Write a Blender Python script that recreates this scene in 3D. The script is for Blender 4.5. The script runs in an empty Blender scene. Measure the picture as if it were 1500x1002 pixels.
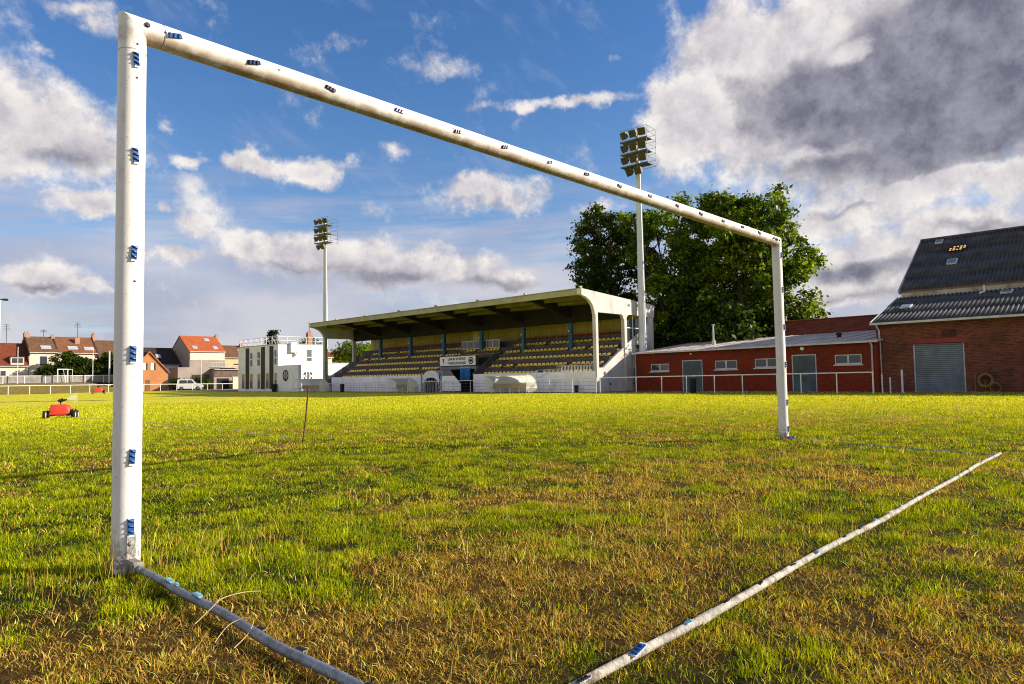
import bpy, math, random
import numpy as np
from mathutils import Vector, Matrix
random.seed(7)
rng = np.random.default_rng(11)
S = bpy.context.scene
COL = S.collection
R = math.radians
PI = math.pi

# ------------------------------------------------------------------ helpers
class MB:
    """collects faces (world metres) and links them as ONE mesh object"""
    def __init__(self, T=None):
        self.v = []; self.f = []; self.mi = []; self.m = 0; self.T = T
    def _add(self, vs, fs):
        o = len(self.v)
        if self.T is not None:
            vs = [self.T @ Vector(p) for p in vs]
        self.v += [tuple(p) for p in vs]
        for q in fs:
            self.f.append(tuple(i + o for i in q)); self.mi.append(self.m)
        return self
    def box(self, x0, x1, y0, y1, z0, z1):
        if x0 > x1: x0, x1 = x1, x0
        if y0 > y1: y0, y1 = y1, y0
        if z0 > z1: z0, z1 = z1, z0
        return self._add([(x0,y0,z0),(x1,y0,z0),(x1,y1,z0),(x0,y1,z0),(x0,y0,z1),(x1,y0,z1),(x1,y1,z1),(x0,y1,z1)],
                         [(0,3,2,1),(4,5,6,7),(0,1,5,4),(1,2,6,5),(2,3,7,6),(3,0,4,7)])
    def bbox(self, x0, x1, y0, y1, z0, z1, b=.02):
        """box with chamfered edges"""
        vs = []; idx = {}
        for sx in (0, 1):
            for sy in (0, 1):
                for sz in (0, 1):
                    X = (x0, x1)[sx]; Y = (y0, y1)[sy]; Z = (z0, z1)[sz]
                    dx = b if sx == 0 else -b; dy = b if sy == 0 else -b; dz = b if sz == 0 else -b
                    for k, p in enumerate(((X, Y+dy, Z+dz), (X+dx, Y, Z+dz), (X+dx, Y+dy, Z))):
                        idx[(sx, sy, sz, k)] = len(vs); vs.append(p)
        F = []
        I = idx
        for s in (0, 1):
            q = [I[(s,0,0,0)], I[(s,1,0,0)], I[(s,1,1,0)], I[(s,0,1,0)]]; F.append(q if s else q[::-1])
            q = [I[(0,s,0,1)], I[(1,s,0,1)], I[(1,s,1,1)], I[(0,s,1,1)]]; F.append(q[::-1] if s else q)
            q = [I[(0,0,s,2)], I[(1,0,s,2)], I[(1,1,s,2)], I[(0,1,s,2)]]; F.append(q if s else q[::-1])
        for a in (0, 1):
            for c in (0, 1):
                F.append([I[(a,c,0,0)], I[(a,c,0,1)], I[(a,c,1,1)], I[(a,c,1,0)]])
                F.append([I[(a,0,c,0)], I[(a,0,c,2)], I[(a,1,c,2)], I[(a,1,c,0)]])
                F.append([I[(0,a,c,1)], I[(0,a,c,2)], I[(1,a,c,2)], I[(1,a,c,1)]])
                for e in (0, 1):
                    F.append([I[(a,c,e,0)], I[(a,c,e,1)], I[(a,c,e,2)]])
        return self._add(vs, F)
    def prism(self, axis, pts, a0, a1):
        """2D polygon extruded along an axis ('x': pts are (y,z); 'y': (x,z); 'z': (x,y))"""
        def P(p, a):
            return (a, p[0], p[1]) if axis == 'x' else (p[0], a, p[1]) if axis == 'y' else (p[0], p[1], a)
        n = len(pts)
        vs = [P(p, a0) for p in pts] + [P(p, a1) for p in pts]
        fs = [tuple(range(n))[::-1], tuple(range(n, 2*n))]
        for i in range(n):
            j = (i+1) % n
            fs.append((i, j, n+j, n+i))
        return self._add(vs, fs)
    def quad(self, *pts):
        return self._add(list(pts), [tuple(range(len(pts)))])
    def tube(self, pts, r, seg=10, cap=True):
        pts = [Vector(p) for p in pts]; n = len(pts)
        rr = r if isinstance(r, (list, tuple)) else [r]*n
        vs = []; fs = []
        prev = None
        for i, p in enumerate(pts):
            t = (pts[min(i+1, n-1)] - pts[max(i-1, 0)]).normalized()
            if prev is None:
                a = Vector((0,0,1)) if abs(t.z) < .9 else Vector((1,0,0))
                u = t.cross(a).normalized()
            else:
                u = (prev - t*prev.dot(t)).normalized()
            prev = u; w = t.cross(u)
            for k in range(seg):
                A = 2*PI*k/seg
                vs.append(p + (u*math.cos(A) + w*math.sin(A))*rr[i])
        for i in range(n-1):
            for k in range(seg):
                k2 = (k+1) % seg
                fs.append((i*seg+k, i*seg+k2, (i+1)*seg+k2, (i+1)*seg+k))
        if cap:
            fs.append(tuple(range(seg))[::-1]); fs.append(tuple(range((n-1)*seg, n*seg)))
        return self._add(vs, fs)
    def lathe(self, c, axis, prof, seg=16):
        """prof: list of (distance along axis, radius)"""
        ax = Vector(axis).normalized()
        return self.tube([Vector(c) + ax*d for d, _ in prof], [max(q, 1e-4) for _, q in prof], seg)
    def ball(self, c, r, seg=12, rings=7, sq=(1,1,1)):
        vs = []; fs = []
        for i in range(rings+1):
            a = PI*i/rings
            for k in range(seg):
                b = 2*PI*k/seg
                vs.append((c[0]+r*sq[0]*math.sin(a)*math.cos(b), c[1]+r*sq[1]*math.sin(a)*math.sin(b), c[2]+r*sq[2]*math.cos(a)))
        for i in range(rings):
            for k in range(seg):
                k2 = (k+1) % seg
                fs.append((i*seg+k, (i+1)*seg+k, (i+1)*seg+k2, i*seg+k2))
        return self._add(vs, fs)
    def build(self, name, mat, parent=None, smooth=False):
        off = ORG.get(parent.name, Vector()) if parent else Vector()
        me = bpy.data.meshes.new(name)
        me.from_pydata([(p[0]-off.x, p[1]-off.y, p[2]-off.z) for p in self.v], [], self.f)
        mats = mat if isinstance(mat, (list, tuple)) else [mat]
        for m in mats: me.materials.append(m)
        if len(mats) > 1: me.polygons.foreach_set('material_index', self.mi)
        if smooth:
            me.polygons.foreach_set('use_smooth', [True]*len(me.polygons))
            try: me.set_sharp_from_angle(angle=R(40))
            except Exception: pass
        me.update()
        o = bpy.data.objects.new(name, me); COL.objects.link(o)
        if parent:
            o.parent = parent; ORG[o.name] = off
        return o

ORG = {}
def tag(o, label=None, cat=None, group=None, kind=None):
    if label: o['label'] = label
    if cat: o['category'] = cat
    if group: o['group'] = group
    if kind: o['kind'] = kind
    return o
def thing(name, label, cat, loc=(0,0,0), group=None):
    o = bpy.data.objects.new(name, None); COL.objects.link(o)
    o.empty_display_size = .2
    o.location = loc; ORG[o.name] = Vector(loc)
    return tag(o, label, cat, group)

# ------------------------------------------------------------------ materials
def nt_new(name):
    m = bpy.data.materials.new(name); m.use_nodes = True
    nt = m.node_tree; nt.nodes.clear()
    out = nt.nodes.new('ShaderNodeOutputMaterial')
    return m, nt, out
def N(nt, t, **kw):
    n = nt.nodes.new(t)
    for k, v in kw.items():
        if k.startswith('i_'):
            n.inputs[k[2:].replace('_', ' ')].default_value = v
        else: setattr(n, k, v)
    return n
def L(nt, a, b): nt.links.new(a, b)
def c4(c): return (c[0], c[1], c[2], 1.0)
def mixc(nt, fac, a, b, mode='MIX'):
    n = nt.nodes.new('ShaderNodeMix'); n.data_type = 'RGBA'; n.blend_type = mode
    for s, v in ((n.inputs[0], fac), (n.inputs[6], a), (n.inputs[7], b)):
        if hasattr(v, 'links') or hasattr(v, 'is_linked'): nt.links.new(v, s)
        elif isinstance(v, (int, float)): s.default_value = v
        else: s.default_value = c4(v)
    return n.outputs[2]
def math_(nt, op, a, b=0.0, c=None, clamp=False):
    n = nt.nodes.new('ShaderNodeMath'); n.operation = op; n.use_clamp = clamp
    for i, v in enumerate((a, b) if c is None else (a, b, c)):
        if isinstance(v, (int, float)): n.inputs[i].default_value = v
        else: nt.links.new(v, n.inputs[i])
    return n.outputs[0]
def ramp01(nt, x, lo, hi):
    n = nt.nodes.new('ShaderNodeMapRange'); n.interpolation_type = 'SMOOTHSTEP'
    nt.links.new(x, n.inputs[0]); n.inputs[1].default_value = lo; n.inputs[2].default_value = hi
    return n.outputs[0]
def pos(nt): return nt.nodes.new('ShaderNodeNewGeometry').outputs['Position']
def noise(nt, vec, scale, detail=4, rough=.55, out=0):
    n = nt.nodes.new('ShaderNodeTexNoise'); n.inputs['Scale'].default_value = scale
    n.inputs['Detail'].default_value = detail; n.inputs['Roughness'].default_value = rough
    if vec is not None: nt.links.new(vec, n.inputs['Vector'])
    return n.outputs[out]
def scalev(nt, vec, s):
    n = nt.nodes.new('ShaderNodeVectorMath'); n.operation = 'MULTIPLY'
    nt.links.new(vec, n.inputs[0]); n.inputs[1].default_value = s
    return n.outputs[0]

def M(name, col, rough=.6, var=.18, scale=2.5, bump=.0, bscale=30, metal=0, spec=.35, stain=None, stain_amt=.4, stain_scale=1.2, stretch=(1,1,1), coat=0):
    m, nt, out = nt_new(name)
    b = N(nt, 'ShaderNodeBsdfPrincipled')
    P = scalev(nt, pos(nt), stretch)
    n1 = noise(nt, P, scale, 6, .6)
    lo = tuple(max(0, q*(1-var)) for q in col); hi = tuple(min(1, q*(1+var)) for q in col)
    c = mixc(nt, ramp01(nt, n1, .3, .7), lo, hi)
    if stain:
        n2 = noise(nt, P, stain_scale, 8, .65)
        c = mixc(nt, math_(nt, 'MULTIPLY', ramp01(nt, n2, .5, .68), stain_amt), c, stain)
    L(nt, c, b.inputs['Base Color'])
    b.inputs['Roughness'].default_value = rough; b.inputs['Metallic'].default_value = metal
    b.inputs['Specular IOR Level'].default_value = spec
    b.inputs['Coat Weight'].default_value = coat
    if bump:
        bn = N(nt, 'ShaderNodeBump'); bn.inputs['Strength'].default_value = bump; bn.inputs['Distance'].default_value = .02
        L(nt, noise(nt, P, bscale, 5, .6), bn.inputs['Height']); L(nt, bn.outputs[0], b.inputs['Normal'])
    L(nt, b.outputs[0], out.inputs[0])
    return m

def brick_mat(name, c1, c2, mortar, var=.35, bw=.22, bh=.075, bump=.5, stain=(.05,.03,.025)):
    m, nt, out = nt_new(name)
    b = N(nt, 'ShaderNodeBsdfPrincipled'); b.inputs['Roughness'].default_value = .9; b.inputs['Specular IOR Level'].default_value = .15
    g = N(nt, 'ShaderNodeNewGeometry')
    sp = N(nt, 'ShaderNodeSeparateXYZ'); L(nt, g.outputs['Position'], sp.inputs[0])
    sn = N(nt, 'ShaderNodeSeparateXYZ'); L(nt, g.outputs['True Normal'], sn.inputs[0])
    ax = math_(nt, 'GREATER_THAN', math_(nt, 'ABSOLUTE', sn.outputs[0]), .7)
    mx = nt.nodes.new('ShaderNodeMix'); L(nt, ax, mx.inputs[0]); L(nt, sp.outputs[0], mx.inputs[2]); L(nt, sp.outputs[1], mx.inputs[3])
    cv = N(nt, 'ShaderNodeCombineXYZ'); L(nt, mx.outputs[0], cv.inputs[0]); L(nt, sp.outputs[2], cv.inputs[1])
    br = N(nt, 'ShaderNodeTexBrick'); L(nt, cv.outputs[0], br.inputs['Vector'])
    br.inputs['Scale'].default_value = 1; br.inputs['Brick Width'].default_value = bw; br.inputs['Row Height'].default_value = bh
    br.inputs['Mortar Size'].default_value = .011; br.inputs['Mortar Smooth'].default_value = .2; br.inputs['Bias'].default_value = -.1
    br.inputs['Color1'].default_value = c4(c1); br.inputs['Color2'].default_value = c4(c2); br.inputs['Mortar'].default_value = c4(mortar)
    n1 = noise(nt, g.outputs['Position'], .8, 7, .65)
    n2 = noise(nt, g.outputs['Position'], 3.0, 6, .6)
    c = mixc(nt, math_(nt, 'MULTIPLY', ramp01(nt, n1, .42, .72), .6), br.outputs[0], stain)
    c = mixc(nt, math_(nt, 'MULTIPLY', ramp01(nt, n2, .55, .75), var), c, tuple(min(1, q*1.6+.03) for q in c2))
    L(nt, c, b.inputs['Base Color'])
    bn = N(nt, 'ShaderNodeBump'); bn.inputs['Strength'].default_value = bump; bn.inputs['Distance'].default_value = .01; bn.invert = True
    L(nt, br.outputs['Fac'], bn.inputs['Height']); L(nt, bn.outputs[0], b.inputs['Normal'])
    L(nt, b.outputs[0], out.inputs[0])
    return m

def tile_mat(name, c1, c2, scale=5, bump=.6, var=.35):
    """courses of roof tiles: rows follow the height, columns the ground plan"""
    m, nt, out = nt_new(name)
    b = N(nt, 'ShaderNodeBsdfPrincipled'); b.inputs['Roughness'].default_value = .85; b.inputs['Specular IOR Level'].default_value = .2
    P = pos(nt)
    sp = N(nt, 'ShaderNodeSeparateXYZ'); L(nt, P, sp.inputs[0])
    cv = N(nt, 'ShaderNodeCombineXYZ')
    L(nt, math_(nt, 'ADD', sp.outputs[0], sp.outputs[1]), cv.inputs[0]); L(nt, sp.outputs[2], cv.inputs[1])
    br = N(nt, 'ShaderNodeTexBrick'); L(nt, cv.outputs[0], br.inputs['Vector'])
    br.inputs['Scale'].default_value = 1; br.inputs['Brick Width'].default_value = .26; br.inputs['Row Height'].default_value = .19
    br.inputs['Mortar Size'].default_value = .022; br.inputs['Mortar Smooth'].default_value = .6
    br.inputs['Color1'].default_value = c4(c1); br.inputs['Color2'].default_value = c4(c2); br.inputs['Mortar'].default_value = c4(tuple(q*.45 for q in c1))
    n1 = noise(nt, P, .7, 7, .65)
    c = mixc(nt, math_(nt, 'MULTIPLY', ramp01(nt, n1, .4, .7), var), br.outputs[0], tuple(q*.5 for q in c2))
    L(nt, c, b.inputs['Base Color'])
    bn = N(nt, 'ShaderNodeBump'); bn.inputs['Strength'].default_value = bump; bn.inputs['Distance'].default_value = .03; bn.invert = True
    L(nt, br.outputs['Fac'], bn.inputs['Height']); L(nt, bn.outputs[0], b.inputs['Normal'])
    L(nt, b.outputs[0], out.inputs[0])
    return m

def leaf_mat(name, trans=.35, gain=1.0, tint=(1.25, 1.1, .5), rough=.5, spec=.3):
    """colour from the mesh's per-leaf colours, part of the light passes through"""
    m, nt, out = nt_new(name)
    a = N(nt, 'ShaderNodeVertexColor'); a.layer_name = 'Col'
    b = N(nt, 'ShaderNodeBsdfPrincipled'); b.inputs['Roughness'].default_value = rough; b.inputs['Specular IOR Level'].default_value = spec
    t = N(nt, 'ShaderNodeBsdfTranslucent')
    L(nt, a.outputs[0], b.inputs['Base Color'])
    L(nt, mixc(nt, 1.0, a.outputs[0], tint, 'MULTIPLY'), t.inputs[0])
    mx = N(nt, 'ShaderNodeMixShader'); mx.inputs[0].default_value = trans
    L(nt, b.outputs[0], mx.inputs[1]); L(nt, t.outputs[0], mx.inputs[2]); L(nt, mx.outputs[0], out.inputs[0])
    return m

def glass_mat(name, col=(.03,.04,.05), rough=.08):
    m, nt, out = nt_new(name)
    b = N(nt, 'ShaderNodeBsdfPrincipled'); b.inputs['Roughness'].default_value = rough; b.inputs['Specular IOR Level'].default_value = .6
    n1 = noise(nt, pos(nt), 1.3, 3)
    L(nt, mixc(nt, n1, tuple(q*.5 for q in col), tuple(q*1.6 for q in col)), b.inputs['Base Color'])
    L(nt, b.outputs[0], out.inputs[0])
    return m

def flat_mesh(name, verts, faces_n, cols, mat, parent=None):
    """big mesh of equal quads/tris from numpy arrays: verts (n,3), faces (m,k), cols (n,3)"""
    me = bpy.data.meshes.new(name)
    nv, (nf, k) = len(verts), faces_n.shape
    off = ORG.get(parent.name, Vector()) if parent else Vector()
    v = verts - np.array([off.x, off.y, off.z])
    me.vertices.add(nv); me.vertices.foreach_set('co', v.astype(np.float32).ravel())
    me.loops.add(nf*k); me.loops.foreach_set('vertex_index', faces_n.astype(np.int32).ravel())
    me.polygons.add(nf); me.polygons.foreach_set('loop_start', np.arange(0, nf*k, k, dtype=np.int32))
    ca = me.color_attributes.new('Col', 'FLOAT_COLOR', 'POINT')
    c = np.ones((nv, 4), np.float32); c[:, :3] = cols
    ca.data.foreach_set('color', c.ravel())
    me.materials.append(mat)
    me.update(calc_edges=True)
    o = bpy.data.objects.new(name, me); COL.objects.link(o)
    if parent: o.parent = parent; ORG[o.name] = off
    return o

# value noise for placing patches of dry and green grass
_perm = np.random.default_rng(3).random((256, 256))
def vnoise(x, y):
    xi = np.floor(x).astype(int); yi = np.floor(y).astype(int); fx = x-xi; fy = y-yi
    fx = fx*fx*(3-2*fx); fy = fy*fy*(3-2*fy)
    g = lambda a, b: _perm[a & 255, b & 255]
    return (g(xi,yi)*(1-fx)+g(xi+1,yi)*fx)*(1-fy) + (g(xi,yi+1)*(1-fx)+g(xi+1,yi+1)*fx)*fy
def fbm(x, y, s, o=4):
    t = 0; a = .5; n = 0
    for i in range(o):
        t = t + a*vnoise(x*s+17.3*i, y*s-9.1*i); n += a; a *= .5; s *= 2.03
    return t/n
def sstep(x, a, b):
    t = np.clip((x-a)/(b-a), 0, 1); return t*t*(3-2*t)

CAM = np.array([-1.0212, -3.3891, .8327]); YAW = .76012
def ground_z(x, y):
    d = np.hypot(x-3.7, y)
    z = -.25*sstep(d, 7, 32)
    z = z + 1.5*sstep(y, 107.5, 116.5)*(1-sstep(x, 30.5, 35))
    return z
def dryness(x, y):
    a = fbm(x, y, .60, 3); b = fbm(x+40, y-13, 2.3, 3)
    e = fbm(x-21, y+33, 5.5, 2)
    d = .10 + 1.25*(a-.5) + 1.3*(b-.5) + .8*(e-.5)
    d = d + .13*(1-sstep(y, -.4, .5))*(1-sstep(x, 2.2, 4.5)*.8)
    d = d + .30*np.exp(-((x+1.1)/1.4)**2-((y+1.0)/.8)**2)
    d = d + .20*np.exp(-((x-1.7)/1.2)**2-((y+.1)/.6)**2) + .16*(1-sstep(y, -3.1, -2.2))*(1-sstep(x, 1.8, 3.6))
    d = d - .12*sstep(y-.25*x, 1.0, 3.5)
    d = d + .16*np.exp(-((x-11)/4)**2-((y-2.5)/3)**2)
    return np.clip(d, 0, 1)

EXPO, SUN_E, SKY_STR = (0.74, 5.0, 0.07)
CL_MID = (5.2, 4.9, 5.2)
CL_HI = (8.4, 7.9, 7.5)
CL_LOW = (4.0, 3.85, 4.5)
CL_DARK = (1.3, 1.3, 1.75)
CL_DARK2 = (2.7, 2.6, 3.2)
HZ1 = (3.9, 3.9, 4.9)
HZ2 = (5.7, 5.4, 5.9)
CIRC = (3.6, 4.2, 5.6)
SKY_TINT = (0.62, 1.0, 1.42)
SKY_LOW = (1.05, 1.18, 1.36)
# clouds: azimuth, elevation, half-width, half-height (radians), weight
COVER = [(1.3893, 0.319, 0.0879, 0.0459, 1), (1.3398, 0.3004, 0.0542, 0.036, 1), (1.4016, 0.2624, 0.0397, 0.0195, 0.8), (1.3024, 0.2693, 0.0227, 0.0149, 0.6), (1.3495, 0.4476, 0.0433, 0.0101, 0.5), (1.3123, 0.4355, 0.0227, 0.0149, 0.5), (1.3804, 0.3963, 0.0193, 0.0103, 0.5), (1.2002, 0.2939, 0.0219, 0.0104, 0.8), (1.1217, 0.2983, 0.0315, 0.0107, 0.8), (1.0506, 0.2966, 0.0359, 0.0165, 1), (1.3242, 0.2299, 0.033, 0.0133, 0.9), (1.2594, 0.2355, 0.0095, 0.0069, 0.6), (1.2347, 0.171, 0.0283, 0.0107, 0.9), (1.1725, 0.2356, 0.0517, 0.0315, 0.45), (1.1979, 0.2157, 0.0336, 0.0134, 0.6), (1.3792, 0.135, 0.0576, 0.0148, 0.9), (1.3155, 0.1282, 0.0368, 0.0086, 0.7), (0.8075, 0.2738, 0.0563, 0.0241, 1), (0.7666, 0.2638, 0.041, 0.0174, 0.7), (0.9236, 0.327, 0.0321, 0.013, 0.7), (0.8696, 0.1976, 0.0303, 0.0089, 0.6), (0.9492, 0.2479, 0.0198, 0.0077, 0.5), (1.1016, 0.2037, 0.0636, 0.0131, 0.8), (1.0648, 0.1818, 0.093, 0.0266, 1), (0.9497, 0.1752, 0.0887, 0.0294, 1), (0.8498, 0.1659, 0.081, 0.0199, 0.9), (0.7686, 0.1501, 0.0714, 0.0201, 0.9), (0.4417, 0.4399, 0.0655, 0.0576, 1), (0.483, 0.3504, 0.0477, 0.0667, 1.1), (0.3863, 0.4395, 0.081, 0.0484, 1), (0.2764, 0.3868, 0.1947, 0.1038, 1.2), (0.2021, 0.299, 0.2001, 0.0726, 1.2), (0.1264, 0.3823, 0.1212, 0.0947, 1.2), (0.4004, 0.3139, 0.0902, 0.0442, 1), (0.2127, 0.2304, 0.1271, 0.0268, 1), (0.1206, 0.2271, 0.066, 0.0315, 1), (0.2706, 0.1467, 0.0754, 0.0372, 1.15), (0.2965, 0.104, 0.0895, 0.0217, 0.9), (0.1717, 0.1658, 0.0919, 0.0332, 0.95), (0.309, 0.2043, 0.0746, 0.0267, 0.8), (0.3413, 0.244, 0.0513, 0.0267, 0.5), (0.1193, 0.1143, 0.0392, 0.0404, 0.8), (0.6342, 0.2499, 0.0353, 0.0135, 0.7), (0.5882, 0.4479, 0.0252, 0.0127, 0.5), (0.5135, 0.449, 0.0137, 0.0584, 0.45), (0.8869, 0.4463, 0.0613, 0.0172, 0.4), (1.2323, 0.3458, 0.0164, 0.01, 0.4), (1.0263, 0.446, 0.0483, 0.0134, 0.3), (0.6509, 0.3892, 0.1328, 0.009, 0.75), (2.0, 0.45, 0.45, 0.22, 1), (2.75, 0.32, 0.35, 0.2, 1), (-2.6, 0.5, 0.5, 0.25, 1), (-1.8, 0.35, 0.35, 0.18, 0.9), (0.9, 1.15, 0.6, 0.2, 0.9), (3.0, 0.75, 0.5, 0.2, 0.9), (-0.3, 1.0, 0.3, 0.16, 0.8)]  # last clouds lie outside the view, added to whiten the ambient light
DARK = [(0.2378, 0.3548, 0.1863, 0.0599, 1.1), (0.173, 0.2932, 0.1784, 0.0476, 1.15), (0.3204, 0.3353, 0.1013, 0.0354, 0.9), (0.1123, 0.393, 0.099, 0.1002, 1.4), (0.3646, 0.3135, 0.0526, 0.0157, 0.6), (0.2426, 0.419, 0.0627, 0.0306, 0.6), (0.2051, 0.2334, 0.0963, 0.0133, 0.9), (0.2753, 0.1293, 0.0797, 0.016, 0.8), (0.2918, 0.22, 0.0571, 0.0088, 0.6), (0.1573, 0.1722, 0.0763, 0.0099, 0.6), (0.2114, 0.089, 0.0888, 0.0104, 0.6), (1.3467, 0.2809, 0.0572, 0.0145, 0.5), (1.3791, 0.1243, 0.0576, 0.0074, 0.7), (1.0648, 0.1646, 0.1023, 0.0115, 0.6), (0.9498, 0.1535, 0.0984, 0.0138, 0.7), (0.8096, 0.1376, 0.1017, 0.01, 0.5), (0.2889, 0.0899, 0.0887, 0.009, 0.5), (0.7873, 0.2524, 0.041, 0.0078, 0.4)]
LIGHT = [(0.4224, 0.4534, 0.0555, 0.0445, 0.9), (0.4968, 0.3696, 0.0337, 0.0529, 0.9), (0.3589, 0.4508, 0.0616, 0.0237, 0.6), (0.2877, 0.4091, 0.0247, 0.0111, 0.7), (0.4749, 0.3089, 0.0474, 0.0227, 0.6), (0.1759, 0.2303, 0.0928, 0.0114, 0.9), (0.3142, 0.2827, 0.0418, 0.0086, 0.5), (0.2699, 0.1626, 0.0556, 0.0123, 0.6)]
# ------------------------------------------------------------------ camera, sun, sky
S.render.engine = 'CYCLES'
S.cycles.max_bounces = 6; S.cycles.diffuse_bounces = 3; S.cycles.glossy_bounces = 2; S.cycles.transmission_bounces = 3; S.cycles.transparent_max_bounces = 6
S.cycles.use_denoising = True; S.cycles.filter_width = 1.1; S.cycles.denoising_prefilter = 'NONE'
S.view_settings.view_transform = 'Standard'; S.view_settings.look = 'None'
S.view_settings.exposure = EXPO; S.view_settings.gamma = 1; S.view_settings.use_curve_mapping = False

cd = bpy.data.cameras.new('camera'); cam = bpy.data.objects.new('camera', cd); COL.objects.link(cam)
cd.sensor_width = 36; cd.lens = 987.07*36/1500; cd.clip_start = .05; cd.clip_end = 3000
_p, _r = .053026, -.017445
fw = Vector((math.cos(YAW)*math.cos(_p), math.sin(YAW)*math.cos(_p), math.sin(_p)))
rt = Vector((math.sin(YAW), -math.cos(YAW), 0)); up = rt.cross(fw)
r2 = rt*math.cos(_r) + up*math.sin(_r); u2 = -rt*math.sin(_r) + up*math.cos(_r)
mm = Matrix((r2, u2, -fw)).transposed().to_4x4(); mm.translation = Vector(CAM)
cam.matrix_world = mm
S.camera = cam

SUN_EL = R(22.8); SUN_AZ = math.atan2(-.70, .716)
sd = Vector((math.cos(SUN_EL)*math.cos(SUN_AZ), math.cos(SUN_EL)*math.sin(SUN_AZ), math.sin(SUN_EL)))
sl = bpy.data.lights.new('sun', 'SUN'); so = bpy.data.objects.new('sun', sl); COL.objects.link(so)
sl.energy = SUN_E; sl.angle = R(.55); sl.color = (1, .89, .72)
so.rotation_euler = (-sd).to_track_quat('-Z', 'Y').to_euler(); so.location = (30, -30, 30)

W = bpy.data.worlds.new('World'); S.world = W; W.use_nodes = True
nt = W.node_tree; nt.nodes.clear()
wo = nt.nodes.new('ShaderNodeOutputWorld')
sky = nt.nodes.new('ShaderNodeTexSky'); sky.sky_type = 'NISHITA'; sky.sun_disc = False
sky.sun_elevation = SUN_EL; sky.sun_rotation = math.atan2(sd.x, sd.y)
sky.air_density = 1.0; sky.dust_density = .6; sky.ozone_density = 2.0
tc = nt.nodes.new('ShaderNodeTexCoord'); D = tc.outputs['Generated']
sx = nt.nodes.new('ShaderNodeSeparateXYZ'); L(nt, D, sx.inputs[0])
az = math_(nt, 'ARCTAN2', sx.outputs[1], sx.outputs[0]); el = math_(nt, 'ARCSINE', sx.outputs[2])
ae = nt.nodes.new('ShaderNodeCombineXYZ'); L(nt, az, ae.inputs[0]); L(nt, el, ae.inputs[1])
# ragged outlines: clouds are looked up through a small random offset
dn = nt.nodes.new('ShaderNodeTexNoise'); dn.inputs['Scale'].default_value = 9; dn.inputs['Detail'].default_value = 6; dn.inputs['Roughness'].default_value = .6
L(nt, D, dn.inputs['Vector'])
off = nt.nodes.new('ShaderNodeVectorMath'); off.operation = 'MULTIPLY_ADD'
L(nt, dn.outputs['Color'], off.inputs[0]); off.inputs[1].default_value = (.16, .09, 0); 
sub = nt.nodes.new('ShaderNodeVectorMath'); sub.operation = 'SUBTRACT'; L(nt, ae.outputs[0], sub.inputs[0]); sub.inputs[1].default_value = (.08, .045, 0)
L(nt, sub.outputs[0], off.inputs[2])
AE = off.outputs[0]
def blobs(lst):
    acc = None
    for a0, e0, ra, re, w in lst:
        s = nt.nodes.new('ShaderNodeVectorMath'); s.operation = 'SUBTRACT'; L(nt, AE, s.inputs[0]); s.inputs[1].default_value = (a0, e0, 0)
        k = nt.nodes.new('ShaderNodeVectorMath'); k.operation = 'MULTIPLY'; L(nt, s.outputs[0], k.inputs[0]); k.inputs[1].default_value = (1/ra, 1/re, 0)
        q = nt.nodes.new('ShaderNodeVectorMath'); q.operation = 'LENGTH'; L(nt, k.outputs[0], q.inputs[0])
        d = math_(nt, 'MULTIPLY_ADD', q.outputs['Value'], -w*.6, w)
        if acc is None: acc = math_(nt, 'MAXIMUM', d, 0)
        else: acc = math_(nt, 'SMOOTH_MAX', acc, d, .12)
    return acc
n_puff = noise(nt, D, 13, 12, .66)
n_big = noise(nt, scalev(nt, D, (1, 1, 2.2)), 5.5, 4, .5)
# the same puffs a little nearer the sun: brighter where the cloud thins towards it
sh = nt.nodes.new('ShaderNodeVectorMath'); sh.operation = 'ADD'; L(nt, D, sh.inputs[0]); sh.inputs[1].default_value = (.010, -.012, .018)
n_puff2 = noise(nt, sh.outputs[0], 13, 12, .66)
cover = blobs(COVER)
dark = math_(nt, 'SUBTRACT', blobs(DARK), blobs(LIGHT))
dens = math_(nt, 'ADD', cover, math_(nt, 'MULTIPLY_ADD', n_puff, 1.5, -1.02))
cov = math_(nt, 'MULTIPLY', ramp01(nt, dens, -.18, .34), .97)
# thin cirrus streaks and the layered haze of cloud along the horizon
strk = nt.nodes.new('ShaderNodeCombineXYZ')
L(nt, math_(nt, 'MULTIPLY', az, 3.0), strk.inputs[0]); L(nt, math_(nt, 'MULTIPLY_ADD', el, 26.0, math_(nt, 'MULTIPLY', az, 1.3)), strk.inputs[1])
n_str = noise(nt, strk.outputs[0], 1.6, 8, .6)
low = ramp01(nt, el, .38, .10)
hz = math_(nt, 'MULTIPLY', ramp01(nt, math_(nt, 'ADD', n_str, math_(nt, 'MULTIPLY', low, .34)), .50, .86), math_(nt, 'MULTIPLY_ADD', low, .82, .04))
cir = nt.nodes.new('ShaderNodeCombineXYZ')
L(nt, math_(nt, 'MULTIPLY_ADD', az, 9.0, math_(nt, 'MULTIPLY', el, 4.0)), cir.inputs[0]); L(nt, math_(nt, 'MULTIPLY_ADD', el, 7.0, math_(nt, 'MULTIPLY', az, -5.0)), cir.inputs[1])
n_cir = noise(nt, scalev(nt, cir.outputs[0], (.45, 1.5, 1)), 1.5, 9, .66)
hz2 = math_(nt, 'MULTIPLY', ramp01(nt, n_cir, .52, .85), .5)
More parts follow.
